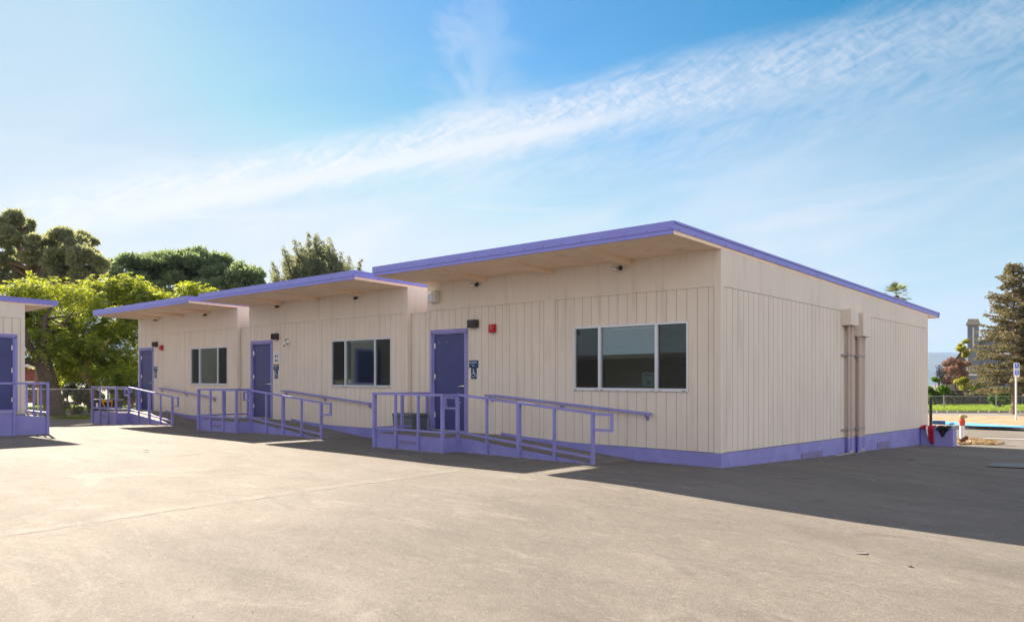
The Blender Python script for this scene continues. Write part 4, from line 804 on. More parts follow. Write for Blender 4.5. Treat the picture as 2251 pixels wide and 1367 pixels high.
# ---------------------------------------------------------------- foliage tools
def quads_to_obj(name, C, D, S, L, Wd, mat, parent, bend=0.0):
    """leaf rhombs: centres C, long axis D, side axis S, length L, width Wd (numpy arrays)"""
    n = len(C); L = L[:, None]; Wd = Wd[:, None]
    nrm = np.cross(D, S); a = C - D * L * 0.5; b = C + S * Wd * 0.5 + nrm * Wd * bend; c = C + D * L * 0.5; d = C - S * Wd * 0.5 + nrm * Wd * bend
    V = np.stack([a, b, c, d], 1).reshape(-1, 3); o0 = np.array(WL[parent.name]) if parent else V.mean(0); V = V - o0
    me = bpy.data.meshes.new(name); me.vertices.add(n * 4); me.vertices.foreach_set('co', V.ravel()); me.loops.add(n * 4); me.loops.foreach_set('vertex_index', np.arange(n * 4, dtype=np.int32))
    me.polygons.add(n); me.polygons.foreach_set('loop_start', np.arange(n, dtype=np.int32) * 4); me.polygons.foreach_set('loop_total', np.full(n, 4, dtype=np.int32)); me.update(calc_edges=True)
    me.materials.append(mat); ob = bpy.data.objects.new(name, me); COL.objects.link(ob)
    if parent: ob.parent = parent; WL[ob.name] = Vector(o0)
    else: ob.location = o0; WL[ob.name] = Vector(o0)
    return ob
def unit(a): return a / np.maximum(np.linalg.norm(a, axis=1, keepdims=True), 1e-9)
def rdir(n): return unit(RNG.normal(size=(n, 3)))
def clump_leaves(cl, n, L, Wd, out=0.5, down=0.0, shell=0.55, lv=0.35):
    """cl: array of (x,y,z,rx,ry,rz); n leaves spread over them by surface"""
    cl = np.array(cl); w = (cl[:, 3] * cl[:, 5]); idx = RNG.choice(len(cl), n, p=w / w.sum()); c = cl[idx]
    u = rdir(n); r = shell + (1 - shell) * RNG.random(n) ** 0.6; r = r * (1 + 0.18 * RNG.normal(size=n) * (RNG.random(n) < 0.3))
    C = c[:, :3] + u * r[:, None] * c[:, 3:6]; D = unit(u * out + rdir(n) * (1 - out * 0.6) + np.array([0, 0, -down])); S = unit(np.cross(D, rdir(n)))
    Lr = L * (1 + lv * RNG.uniform(-1, 1, n)); return C, D, S, Lr, Wd * (1 + lv * RNG.uniform(-1, 1, n))
def subclumps(c, r, k, sub, flat=0.8, top=False):
    """k small clumps over the surface and inside of an ellipsoid"""
    u = rdir(k); 
    if top: u[:, 2] = np.abs(u[:, 2]) * 0.9 - 0.15
    rr = 0.55 + 0.45 * RNG.random(k) ** 0.5; P = np.array(c) + u * rr[:, None] * np.array(r); s = sub * RNG.uniform(0.6, 1.35, k)
    return [(*P[i], s[i], s[i], s[i] * flat) for i in range(k)]
def limbs(m, base, tips, r0, rnd, mid=0.45, wig=0.12):
    base = Vector(base)
    for tp in tips:
        tp = Vector(tp); v = tp - base; pts = [base]; n = 6
        for k in range(1, n + 1):
            f = k / n; p = base + v * f; p.z = base.z + v.z * (f ** 0.8); p += Vector((rnd.uniform(-1, 1), rnd.uniform(-1, 1), rnd.uniform(-.5, .5))) * wig * v.length * 0.25 * math.sin(f * 3.1); pts.append(p)
        m.tube(pts, [r0 * (1 - 0.85 * (k / n)) + 0.01 for k in range(n + 1)], 7)
def px_clumps(lst, dep, spread=2.0, thick=1.0):
    """rough crown masses as (bearing, height, half width, half height) at a real distance, each with its own depth"""
    out = []
    for (px, py, rx, ry) in lst:
        d = dep + RNG.uniform(-spread, spread); p = at(px, d, py); k = d / FPX; out.append((p.x, p.y, p.z, rx * k, rx * k * thick, ry * k))
    return out

M_PINE = leafmat('pine_needles', [(0.12, 0.135, 0.085), (0.30, 0.32, 0.19), (0.38, 0.34, 0.22)], 0.45, (0.50, 0.54, 0.24))
M_STONEP = leafmat('stone_pine_needles', [(0.075, 0.11, 0.07), (0.20, 0.27, 0.14)], 0.42, (0.36, 0.48, 0.20))
M_GOLD = leafmat('locust_leaves', [(0.035, 0.075, 0.026), (0.10, 0.17, 0.040), (0.42, 0.40, 0.04)], 0.52, (0.66, 0.72, 0.05), 0.6)
M_CASU = leafmat('casuarina_needles', [(0.10, 0.125, 0.08), (0.20, 0.24, 0.15)], 0.45, (0.40, 0.42, 0.20))
M_CEDAR = leafmat('cedar_sprays', [(0.085, 0.09, 0.045), (0.20, 0.18, 0.09), (0.36, 0.25, 0.14)], 0.3, (0.32, 0.28, 0.12), 0.5)
M_CEDARG = leafmat('cypress_sprays', [(0.07, 0.085, 0.045), (0.15, 0.17, 0.09)], 0.2, (0.12, 0.14, 0.05))
M_PALM = leafmat('palm_fronds', [(0.10, 0.13, 0.06), (0.24, 0.28, 0.13)], 0.4, (0.38, 0.42, 0.15))
M_BUSH = leafmat('bush_leaves', [(0.030, 0.085, 0.015), (0.085, 0.17, 0.025), (0.22, 0.28, 0.03)], 0.4, (0.25, 0.4, 0.04))
M_BUSHD = leafmat('dusty_shrub_leaves', [(0.05, 0.06, 0.035), (0.16, 0.17, 0.11)], 0.35, (0.3, 0.32, 0.12))
M_PLUM = leafmat('plum_leaves', [(0.20, 0.13, 0.10), (0.36, 0.25, 0.19)], 0.35, (0.35, 0.16, 0.10))
M_YELLT = leafmat('yellow_green_leaves', [(0.16, 0.18, 0.03), (0.30, 0.30, 0.05)], 0.45, (0.5, 0.5, 0.08))
def tree(name, label, base, z0, trunk_mat, group=None, cat='tree'):
    return thing(name, (base[0], base[1], z0), label, cat, group, sh=False)

# large pine behind the left building
def big_pine():
    b = at(95, 52); z0 = gz(b.x, b.y); t = tree('pine_tree', 'tall dark brownish pine rising behind the left building', b, z0, None, 'tall trees beyond the yard')
    cl = []
    for c in px_clumps([(15, 505, 46, 34), (60, 520, 46, 36), (20, 560, 55, 45), (85, 560, 48, 40), (130, 540, 44, 36), (175, 545, 38, 28), (195, 575, 32, 34), (150, 590, 48, 34), (60, 600, 60, 34), (110, 620, 60, 24), (190, 610, 34, 22), (-30, 540, 60, 60), (30, 625, 50, 22)], 52, 2.2, 1.1):
        cl += subclumps(c[:3], c[3:6], 15, 0.46, 0.75)
    rnd = random.Random(3); m = MB(); top = at(95, 52, 640); m.tube([(b.x, b.y, z0), (b.x + .2, b.y, z0 + 3), tuple(top), tuple(at(85, 52, 560))], [0.6, 0.5, 0.4, 0.2], 10)
    for k in range(22): c = cl[rnd.randrange(len(cl))]; limbs(m, at(90 + rnd.uniform(-5, 5), 52, rnd.uniform(590, 690)), [c[:3]], 0.16, rnd)
    m.build('trunk', M_BARKB, t, sh=False, smooth=True)
    quads_to_obj('crown', *clump_leaves(cl, 85000, 0.32, 0.085, 0.85, -0.35, 0.5, 0.6), M_PINE, t)
big_pine()
def stone_pine():
    b = at(410, 62); z0 = gz(b.x, b.y); t = tree('stone_pine', 'wide rounded dark green pine dome behind the farthest building', b, z0, None, 'tall trees beyond the yard'); cl = []
    for c in px_clumps([(410, 595, 90, 40), (330, 600, 70, 40), (480, 602, 80, 38), (535, 618, 45, 30), (285, 600, 50, 36), (400, 640, 130, 30), (300, 640, 60, 36), (500, 640, 80, 20), (375, 585, 50, 26), (450, 580, 60, 22)], 62, 3, 1.0):
        cl += subclumps(c[:3], c[3:6], 38, 0.60, 0.7)
    rnd = random.Random(4); m = MB(); m.tube([(b.x, b.y, z0), (b.x, b.y, z0 + 4), tuple(at(412, 62, 650))], [0.5, 0.42, 0.3], 10)
    for k in range(16): c = cl[rnd.randrange(len(cl))]; limbs(m, at(411, 62, rnd.uniform(650, 700)), [c[:3]], 0.15, rnd)
    m.build('trunk', M_BARKB, t, sh=False, smooth=True)
    quads_to_obj('crown', *clump_leaves(cl, 95000, 0.32, 0.11, 0.85, -0.4, 0.55, 0.6), M_STONEP, t)
stone_pine()
def casuarina():
    b = at(700, 60); z0 = gz(b.x, b.y); t = tree('casuarina_tree', 'feathery grey green tree with upright plumes above the middle roof', b, z0, None, 'tall trees beyond the yard'); cl = []; rnd = random.Random(6); m = MB()
    m.tube([(b.x, b.y, z0), (b.x, b.y, z0 + 5), tuple(at(700, 60, 640))], [0.4, 0.3, 0.25], 10)
    plumes = [(x_, y_, w_ * 1.35) for x_, y_, w_ in [(598, 585, 8), (604, 610, 14), (623, 552, 8), (634, 590, 16), (648, 537, 7), (645, 600, 18), (661, 545, 10), (676, 522, 7), (676, 560, 15), (694, 524, 10), (700, 560, 18), (714, 540, 15), (726, 540, 12), (722, 580, 20), (742, 562, 13), (748, 590, 17), (768, 577, 8), (772, 595, 10), (796, 578, 6), (790, 595, 6), (680, 600, 30), (720, 610, 30), (655, 615, 24), (690, 580, 22), (670, 580, 16), (750, 610, 20), (612, 620, 18), (660, 575, 16), (700, 590, 26), (735, 585, 22), (640, 575, 12), (690, 550, 14)]]
    for px, py, w in plumes:
        d = 60 + rnd.uniform(-1.5, 1.5); tip = at(px, d, py - 6); root = at(px * 0.75 + 700 * 0.25, d, py + 60)
        for k in range(7):
            f = k / 6; q = tip.lerp(root, f * 0.7); s = w * d / FPX * (0.45 + 0.75 * f); cl += subclumps((q.x, q.y, q.z), (s, s, s), 3, s * 0.5 + 0.06, 1.5)
        m.tube([tuple(root), tuple(root.lerp(tip, .5) + Vector((rnd.uniform(-.1, .1), 0, 0))), tuple(tip)], [0.09, 0.05, 0.012], 5)
    m.build('trunk', M_BARKB, t, sh=False, smooth=True)
    quads_to_obj('crown', *clump_leaves(cl, 60000, 0.20, 0.06, 0.45, -0.3, 0.1, 0.6), M_CASU, t)
casuarina()

def feather(cl, n, L, Wd):
    """compound drooping leaves: each is a stem arc of small leaflets"""
    cl = np.array(cl); w = cl[:, 3] * cl[:, 5]; idx = RNG.choice(len(cl), n, p=w / w.sum()); c = cl[idx]; u = rdir(n); r = 0.3 + 0.7 * RNG.random(n) ** 0.5
    B = c[:, :3] + u * r[:, None] * c[:, 3:6]; D = unit(np.stack([u[:, 0], u[:, 1], 0.35 * u[:, 2] + 0.15], 1) + 0.5 * rdir(n)); Cs = []; Ds = []; Ss = []; K = 6
    for k in range(K):
        f = (k + 0.7) / K; P = B + D * (L * f); P[:, 2] -= L * 0.55 * f * f; T = unit(D + np.array([0, 0, -1.1 * f])); side = unit(np.cross(T, np.array([0, 0, 1.0]) + 0.3 * rdir(n)))
        for s in (-1, 1): Dv = unit(side * s + T * 0.5 + np.array([0, 0, -0.3])); Cs.append(P + Dv * Wd * 0.55); Ds.append(Dv); Ss.append(unit(T + 0.25 * rdir(n)))
    C = np.concatenate(Cs); m_ = len(C); return C, np.concatenate(Ds), np.concatenate(Ss), np.full(m_, Wd * 1.25) * RNG.uniform(0.7, 1.2, m_), np.full(m_, Wd * 0.42)
def locust():
    b = at(122, 32.4); z0 = gz(b.x, b.y); t = tree('locust_tree', 'leaning dark trunked tree with glowing yellow green top leaves', b, z0, None); rnd = random.Random(8); cl = []
    for (px, py, rx, ry) in [(40, 650, 45, 28), (90, 640, 40, 24), (140, 645, 45, 30), (190, 655, 45, 34), (235, 640, 40, 32), (270, 630, 38, 26), (300, 645, 36, 28), (330, 665, 40, 26), (360, 670, 40, 22), (60, 700, 50, 34), (120, 700, 55, 40), (180, 710, 55, 42), (240, 700, 55, 45), (300, 720, 45, 45),
                             (90, 750, 45, 32), (150, 770, 50, 40), (215, 765, 55, 48), (275, 770, 45, 50), (160, 810, 40, 26), (230, 815, 50, 30), (285, 815, 35, 28), (330, 720, 30, 30), (0, 680, 40, 40)]:
        d = (33.6 if px < 160 else 37) + rnd.uniform(-1.2, 2.2); p = at(px, d, py); k = d / FPX; cl += subclumps((p.x, p.y, p.z), (rx * k, rx * k * 1.1, ry * k), 11, 0.36, 0.6)
    for (px, py, rx, ry) in [(412, 640, 16, 12), (440, 636, 20, 10), (462, 645, 16, 10), (405, 655, 14, 14), (430, 655, 30, 16)]:
        p = at(px, 37.5, py); k = 37.5 / FPX; cl += subclumps((p.x, p.y, p.z), (rx * k, rx * k, ry * k), 5, 0.24, 0.6)
    m = MB(); P = lambda px, py, d=32.4: tuple(at(px, d, py)); m.tube([(b.x, b.y, z0 - .2), P(120, 905), P(112, 860), P(100, 815), P(92, 785)], [0.52, 0.38, 0.35, 0.32, 0.30], 12)
    m.tube([P(92, 790), P(90, 765), P(96, 735), P(98, 700), P(120, 665)], [0.27, 0.2, 0.15, 0.1, 0.04], 9); m.tube([P(96, 795), P(78, 775), P(62, 760, 32), P(55, 735, 31.5), P(40, 690, 31.5)], [0.24, 0.17, 0.13, 0.1, 0.04], 9)
    m.tube([P(95, 800), P(78, 797), P(60, 792, 32), P(38, 800, 31.5), P(10, 780, 31)], [0.22, 0.17, 0.14, 0.11, 0.04], 9); m.tube([P(98, 735), P(130, 715, 34), P(180, 700, 36), P(240, 670, 37), P(300, 655, 37)], [0.12, 0.1, 0.08, 0.05, 0.02], 8); m.tube([P(240, 670, 37), P(340, 662, 37), P(430, 655, 37.5)], [0.06, 0.04, 0.015], 6)
    near = [c for c in cl if (Vector(c[:3]) - at(120, 33.5, 700)).length < 3.2]
    for k in range(10): c = near[rnd.randrange(len(near))]; limbs(m, P(rnd.choice([96, 97, 130]), rnd.uniform(700, 735), 33), [c[:3]], 0.035, rnd)
    m.build('trunk', M_BARK, t, sh=False, smooth=True)
    quads_to_obj('crown', *feather(cl, 8000, 0.42, 0.14), M_GOLD, t)
locust()
def second_tree():
    b = at(212, 34.6); z0 = gz(b.x, b.y); t = tree('pink_barked_tree', 'slender forked tree with pinkish bark beyond the fence, behind the black tote', b, z0, None); m = MB(); rnd = random.Random(12); P = lambda px, py, d=34.6: tuple(at(px, d, py))
    m.tube([(b.x, b.y, z0 - .1), P(203, 850), P(190, 835), P(186, 815), P(188, 798), P(183, 770), P(180, 740)], [0.16, 0.14, 0.14, 0.13, 0.11, 0.09, 0.04], 10); m.tube([P(188, 800), P(205, 790), P(222, 770), P(240, 745)], [0.09, 0.07, 0.06, 0.03], 8)
    m.build('trunk', M_BARKP, t, sh=False, smooth=True); cl = []
    for (px, py, rx, ry) in [(170, 750, 45, 30), (230, 745, 50, 36), (270, 780, 36, 40), (190, 780, 40, 26), (250, 820, 40, 24), (285, 850, 24, 18), (140, 800, 30, 26)]:
        d = 35 + rnd.uniform(-1.2, 1.6); p = at(px, d, py); k = d / FPX; cl += subclumps((p.x, p.y, p.z), (rx * k, rx * k, ry * k), 9, 0.34, 0.6)
    quads_to_obj('crown', *feather(cl, 2000, 0.40, 0.15), M_GOLD, t)
second_tree()
# shrubs behind the left fence
def shrub(name, px, py, rx, ry, dep, mat, n, L, label, group=None, cat='shrub', wd=0.5, k_=14):
    p = at(px, dep, py); z0 = gz(p.x, p.y) if dep < 60 else p.z - ry * dep / FPX; t = thing(name, (p.x, p.y, min(z0, p.z)), label, cat, group, sh=False); k = dep / FPX
    cl = subclumps((p.x, p.y, p.z), (rx * k, rx * k, ry * k), k_, min(rx, ry) * k * 0.42, 0.8)
    C, D, S, Lr, Wd = clump_leaves(cl, n, L, L * wd, 0.5, -0.1, 0.3); C[:, 2] = np.maximum(C[:, 2], z0 + 0.03)
    quads_to_obj('crown', C, D, S, Lr, Wd, mat, t); m = MB(); rnd = random.Random(px)
    for _ in range(5): q = cl[rnd.randrange(len(cl))]; m.tube([(p.x + rnd.uniform(-.1, .1), p.y, min(z0, p.z)), (q[0] * .5 + p.x * .5, q[1] * .5 + p.y * .5, p.z * .6 + q[2] * .4), q[:3]], [0.035, 0.02, 0.008], 5)
    m.build('stem', M_BARKB, t, sh=False); return t
gl = 'shrubs beyond the left chain link fence'
shrub('shrub', 158, 875, 22, 34, 35.5, M_BUSHD, 2600, 0.12, 'dusty grey green shrub right beside the dark leaning trunk', gl)
shrub('shrub', 196, 872, 26, 24, 38, M_BUSHD, 2600, 0.13, 'low dusty shrub beneath the pink barked tree', gl)
shrub('shrub', 258, 850, 14, 16, 33.5, M_BUSH, 1400, 0.10, 'bright green shrub above the black tote', gl)
shrub('shrub', 290, 855, 20, 30, 34, M_BUSHD, 2400, 0.12, 'pale feathery shrub against the left edge of the farthest building', gl)
shrub('shrub', 150, 830, 34, 36, 46, M_YELLT, 2600, 0.18, 'yellow leaved shrub seen between the two trunks', gl)
shrub('shrub', 225, 870, 55, 30, 48, M_BUSH, 4200, 0.2, 'broad dark green shrub mass behind the pink barked tree', gl)

# chain link fences
def chain_fence(name, A, Bp, h, label, npost, mesh=0.09, zf=None, wire=0.004, mats=None, bottom=True, post_r=0.03):
    A = Vector(A); Bp = Vector(Bp); v = Bp - A; L = v.length; u = v / L; mid = (A + Bp) / 2; zf = zf or (lambda p: gz(p.x, p.y)); mats = mats or (M_GALV, M_GALV)
    t = thing(name, (mid.x, mid.y, zf(mid)), label, 'fence', None, sh=False)
    def Q(s, z): p = A + u * s; return Vector((p.x, p.y, zf(p) + z))
    for k in range(npost + 1):
        s = L * k / npost; m = MB(); m.cyl(Q(s, -0.05), Q(s, h + 0.04), post_r, 10); m.cyl(Q(s, h + 0.04), Q(s, h + 0.07), post_r * 1.2, 10); m.build('post', mats[0], t, sh=False)
    m = MB(); m.tube([Q(L * k / 12, h) for k in range(13)], 0.021, 8); m.build('top_rail', mats[0], t, sh=False)
    if bottom: m = MB(); m.tube([Q(L * k / 12, 0.06) for k in range(13)], 0.014, 8); m.build('bottom_rail', mats[0], t, sh=False)
    m = MB(); n = Vector((-u.y, u.x, 0)); s = -h
    def strip(a, b):
        w = wire; w2 = Vector((0, 0, w)); m.add([a - w2, b - w2, b + w2, a + w2], [(0, 1, 2, 3)]); m.add([a - n * w, b - n * w, b + n * w, a + n * w], [(0, 1, 2, 3)])
    while s < L:
        s0, s1 = max(0, s), min(L, s + h)
        if s1 > s0: strip(Q(s0, s0 - s), Q(s1, s1 - s)); strip(Q(s0, h - (s0 - s)), Q(s1, h - (s1 - s)))
        s += mesh
    m.build('wire_mesh', mats[1], t, sh=False); return t
fa = at(-40, 31.0); fb = at(318, 32.8)
chain_fence('chain_link_fence', (fa.x, fa.y, 0), (fb.x, fb.y, 0), 1.22, 'galvanised chain link fence in front of the trees on the left', 3, 0.075, None, 0.0022)
ga = at(284, 29.8); gb = at(310, 30.0)
# distant things on the left: lawn strip, house, car
M_GRASS = pmat('lawn', (0.10, 0.19, 0.025), 0.9, 0.35, 2.5, 0.8, 40, var2=(0.15, 0.22, 0.04)); M_SOIL = pmat('soil', (0.16, 0.115, 0.075), 0.95, 0.3, 1.8, 0.6, 30, var2=(0.24, 0.18, 0.12))
M_MULCH = pmat('mulch', (0.26, 0.185, 0.11), 0.95, 0.45, 9, 0.9, 25, var2=(0.42, 0.30, 0.18)); M_ROAD = pmat('road_asphalt', (0.20, 0.19, 0.175), 0.9, 0.1, 1.2, 0.2, 60)
def band(name, pa, pb, d0, d1, mat, lift, **tags):
    return sheet(name, [at(pa, d0), at(pb, d0), at(pb, d1), at(pa, d1)], mat, lift, **tags)
band('soil_strip', -500, 330, 32.8, 39.5, M_SOIL, 0.02, kind='structure'); band('lawn', -500, 330, 39.6, 47, M_GRASS, 0.04, kind='structure')
band('soil_strip', -500, 330, 47.2, 52, M_CONC, 0.03, kind='structure')
# tufts at the foot of the left fence and on the lawns
def tufts(name, fn, n, h, mat):
    P = np.array([fn() for _ in range(n)]); D = unit(rdir(n) * 0.35 + np.array([0, 0, 1.0])); S = unit(np.cross(D, rdir(n))); L = h * RNG.uniform(0.5, 1.3, n); C = P + D * L[:, None] * 0.5
    ob = quads_to_obj(name, C, D, S, L, L * 0.16, mat, None); ob['kind'] = 'stuff'; return ob
M_BLADE = leafmat('grass_blades', [(0.09, 0.17, 0.02), (0.18, 0.26, 0.04), (0.28, 0.24, 0.08)], 0.5, (0.4, 0.55, 0.05))
def f1():
    p = at(RNG.uniform(90, 215), 31.7 + RNG.normal() * 0.16 + 0.3); return (p.x, p.y, gz(p.x, p.y))
tufts('grass', f1, 2600, 0.11, M_BLADE)
def f2():
    p = at(RNG.uniform(-60, 320), RNG.uniform(39.8, 46.8)); return (p.x, p.y, gz(p.x, p.y) + 0.03)
tufts('grass', f2, 9000, 0.16, M_BLADE)

M_RBRICK = pmat('red_house_wall', (0.26, 0.085, 0.06), 0.85, 0.1, 2); M_TRIM = pmat('house_trim', (0.66, 0.63, 0.60), 0.6, 0.05, 3); M_SHING = pmat('shingles', (0.13, 0.12, 0.115), 0.9, 0.25, 5, 0.4, 30)
def red_house():
    a = at(-60, 66); t = thing('red_house', (a.x, a.y, 0), 'dark red house with pale roof edge behind the leaning trunk', 'house', None, sh=False)
    RD = FW - RT * .65
    def P(r, f, z): p = at(10, 66) + RT * r + RD * f; return (p.x, p.y, z)
    m = MB(); m.prism([P(-9, 0, -.2), P(4.6, 0, -.2), P(4.6, 0, 2.2), P(-2.2, 0, 4.0), P(-9, 0, 2.2)], RD * 8); m.build('wall', M_RBRICK, t, sh=False)
    m = MB(); 
    for (r0, z0, r1, z1) in ((-9.6, 2.15, -2.2, 4.12), (-2.2, 4.12, 5.3, 2.05)): m.prism([P(r0, -.5, z0), P(r1, -.5, z1), P(r1, -.5, z1 + .16), P(r0, -.5, z0 + .16)], RD * 9)
    r = m.build('roof', M_SHING, t, sh=False); m = MB()
    for (r0, z0, r1, z1) in ((-9.6, 2.0, -2.2, 3.97), (-2.2, 3.97, 5.3, 1.9)): m.prism([P(r0, -.56, z0), P(r1, -.56, z1), P(r1, -.56, z1 + .3), P(r0, -.56, z0 + .3)], RD * 0.05)
    m.build('barge_board', M_TRIM, r, sh=False)
    m = MB(); m.prism([P(-9, -.04, 1.55), P(4.6, -.04, 1.55), P(4.6, -.04, 1.68), P(-9, -.04, 1.68)], FW * .03); m.build('trim', M_TRIM, t, sh=False)
    m = MB(); m.prism([P(1.2, -.03, .3), P(2.9, -.03, .3), P(2.9, -.03, 1.4), P(1.2, -.03, 1.4)], FW * .02); w = m.build('window', M_LENS, t, sh=False)
red_house()
def car():
    dep = 49; cpos = at(104, dep); z0 = gz(cpos.x, cpos.y) + 0.03; t = thing('parked_car', (cpos.x, cpos.y, z0), 'white parked car behind the fence, seen between trunk and left building', 'car', None, sh=False)
    ang = rad(YAW + 32); ux = Vector((math.cos(ang), math.sin(ang), 0)); uy = Vector((-ux.y, ux.x, 0))
    def P(l, w, z): p = Vector((cpos.x, cpos.y, z0)) + ux * l + uy * w; return (p.x, p.y, p.z)
    prof = [(-2.15, .28), (-2.2, .55), (-2.05, .78), (-1.2, .92), (-.55, 1.38), (.2, 1.48), (1.0, 1.42), (1.75, 1.0), (2.15, .95), (2.2, .5), (2.1, .28)]
    m = MB(); n = len(prof); V = []
    for w, k in ((-.78, .92), (-.86, 1.0), (.86, 1.0), (.78, .92)): V += [P(l * (0.985 if k < 1 else 1), w * (0.80 if z > 1.0 else 1), z * (1 if k == 1 else .99)) for l, z in prof]
    F_ = []
    for r in range(3): F_ += [(r * n + i, r * n + (i + 1) % n, (r + 1) * n + (i + 1) % n, (r + 1) * n + i) for i in range(n)]
    F_ += [tuple(reversed(range(n))), tuple(3 * n + i for i in range(n))]; m.add(V, F_); m.build('body', pmat('car_white', (0.75, 0.75, 0.76), 0.25, 0.02, 2), t, sh=False)
    for s in (-1, 1):
        m = MB()
        for q in ([(-1.02, .98), (-.5, 1.33), (.1, 1.40), (.1, 1.0)], [(.18, 1.0), (.18, 1.40), (.95, 1.35), (1.5, 1.02)]): m.poly([P(l, s * (.862 if z < 1.1 else .70), z) for l, z in q])
        m.build('side_window', M_LENS, t, sh=False)
        for l in (-1.35, 1.35):
            m = MB(); m.cyl(P(l, s * .70, .32), P(l, s * .875, .32), .33, 20); w = m.build('wheel', M_BLACK, t, sh=False)
            m = MB(); m.cyl(P(l, s * .87, .32), P(l, s * .885, .32), .2, 16); m.build('rim', M_GALV, w, sh=False)
        m = MB(); m.poly([P(-2.13, s * .6, .62), P(-2.13, s * .78, .62), P(-2.06, s * .78, .76), P(-2.06, s * .6, .76)]); m.build('headlight', M_SIGNW, t, sh=False)
    m = MB(); m.poly([P(-1.17, -.66, .95), P(-1.17, .66, .95), P(-.60, .60, 1.37), P(-.60, -.60, 1.37)]); m.build('windscreen', M_LENS, t, sh=False)
car()

# ---------------------------------------------------------------- right background
def gate():
    p = gp(2045, 938); t = thing('black_gate', (p.x, p.y, p.z), 'black framed chain link gate behind the rear corner of the building', 'gate', None, sh=False)
    a = at(2046, 25.5); b = at(1990, 26.0); z0 = gz(a.x, a.y); h = CZ - z0 - 25.5 * (878 - HOR) / FPX
    for q in (a, b): m = MB(); m.cyl((q.x, q.y, z0), (q.x, q.y, z0 + h), 0.045, 12); m.cyl((q.x, q.y, z0 + h), (q.x, q.y, z0 + h + 0.04), 0.055, 12); m.build('post', M_BLACK, t, sh=False)
    for zz in (0.25, h - 0.1): m = MB(); m.beam((a.x, a.y, z0 + zz), (b.x, b.y, z0 + zz), .04, .04); m.build('rail', M_BLACK, t, sh=False)
    m = MB(); v = (b - a); L = v.length; u = v / L; s = -h
    while s < L:
        s0, s1 = max(0, s), min(L, s + h)
        if s1 > s0:
            for (e, f) in ((s0 - s, s1 - s), (h - (s0 - s), h - (s1 - s))): A = a + u * s0; Bq = a + u * s1; m.add([(A.x, A.y, z0 + e - .003), (Bq.x, Bq.y, z0 + f - .003), (Bq.x, Bq.y, z0 + f + .003), (A.x, A.y, z0 + e + .003)], [(0, 1, 2, 3)])
        s += .07
    m.build('wire_mesh', M_BLACK, t, sh=False)
gate()
def standpipe():
    dep = 22.3; c = at(2115, dep); z0 = gz(c.x, c.y); t = thing('standpipe', (c.x, c.y, z0), 'white hydrant standpipe with red collar and brass head beside the low wall', 'standpipe', None, sh=False); k = dep / FPX
    Z = lambda py: CZ - dep * (py - HOR) / FPX
    m = MB(); m.tube([(c.x, c.y, z0 - .1), (c.x, c.y, Z(933))], 0.062, 18); m.build('pipe', M_WHITE, t, sh=False)
    m = MB(); m.tube([(c.x, c.y, Z(z)) for z in (935, 933.5, 929, 928.5, 924, 923.5, 920)], [0.07, 0.075, 0.075, 0.082, 0.082, 0.068, 0.062], 18); m.build('collar', M_VRED, t, sh=False)
    m = MB(); m.tube([(c.x, c.y, Z(z)) for z in (920, 918, 913, 911.5)], [0.06, 0.075, 0.075, 0.06], 14); q = c + RT * 0.13; m.tube([(c.x, c.y, Z(915.5)), (c.x + RT.x * .09, c.y + RT.y * .09, Z(915.5)), (q.x, q.y, Z(915.5))], [0.035, 0.035, 0.045], 12); m.build('head', M_BRASS, t, sh=False)
    m = MB(); q = c + RT * 0.15; m.tube([(c.x - .05, c.y, z0 + .10), (c.x, c.y, z0 + .13), (q.x, q.y, z0 + .15)], [0.05, 0.075, 0.055], 12); m.cyl((c.x, c.y, z0), (c.x, c.y, z0 + .12), .085, 12); m.build('flange', M_RUST, t, sh=False)
standpipe()
# leaf litter beside the standpipe
pts = [gp(px, py) for px, py in [(2098, 968), (2112, 963), (2150, 966), (2190, 971), (2206, 975), (2180, 978), (2140, 976), (2108, 977)]]
sheet('dry_litter', pts, M_MULCH, 0.012, kind='structure')
def f3():
    i = RNG.integers(0, len(pts)); j = RNG.integers(0, len(pts)); w = RNG.random(); p = pts[i] * w + pts[j] * (1 - w); return (p.x, p.y, gz(p.x, p.y) + 0.015)
n = 1400; Pn = np.array([f3() for _ in range(n)]); D = unit(rdir(n) * np.array([1, 1, .35])); S = unit(np.cross(D, rdir(n)))
o = quads_to_obj('leaf_litter', Pn + np.array([0, 0, .02]), D, S, np.full(n, .07), np.full(n, .035), leafmat('dry_leaves', [(0.30, 0.2, 0.1), (0.55, 0.42, 0.24)], 0.2), None); o['kind'] = 'stuff'
# planter island with kerb, blue strip
isl = [at(1990, 29.4), at(2400, 29.4), at(2400, 37.0), at(2200, 38.3), at(1990, 40.0)]
sheet('planter_bed', isl, M_MULCH, 0.13, kind='structure')
def kerb(name, pa, pb, mat, d0, d1, h=0.15, **tags):
    a = at(pa, d0); b = at(pb, d1); n = (b - a).normalized(); q = Vector((-n.y, n.x, 0)) * 0.16; m = MB(); N_ = 24
    for k in range(N_):
        s = a.lerp(b, k / N_); e = a.lerp(b, (k + 1) / N_ - 0.0006 * 8); zs, ze = gz(s.x, s.y), gz(e.x, e.y)
        m.add([(s.x, s.y, zs - .1), (e.x, e.y, ze - .1), (e.x + q.x, e.y + q.y, ze - .1), (s.x + q.x, s.y + q.y, zs - .1), (s.x, s.y, zs + h), (e.x, e.y, ze + h), (e.x + q.x, e.y + q.y, ze + h), (s.x + q.x, s.y + q.y, zs + h)], [(0, 3, 2, 1), (4, 5, 6, 7), (0, 1, 5, 4), (1, 2, 6, 5), (2, 3, 7, 6), (3, 0, 4, 7)])
    return m.build(name, mat, None, sh=False, **tags)
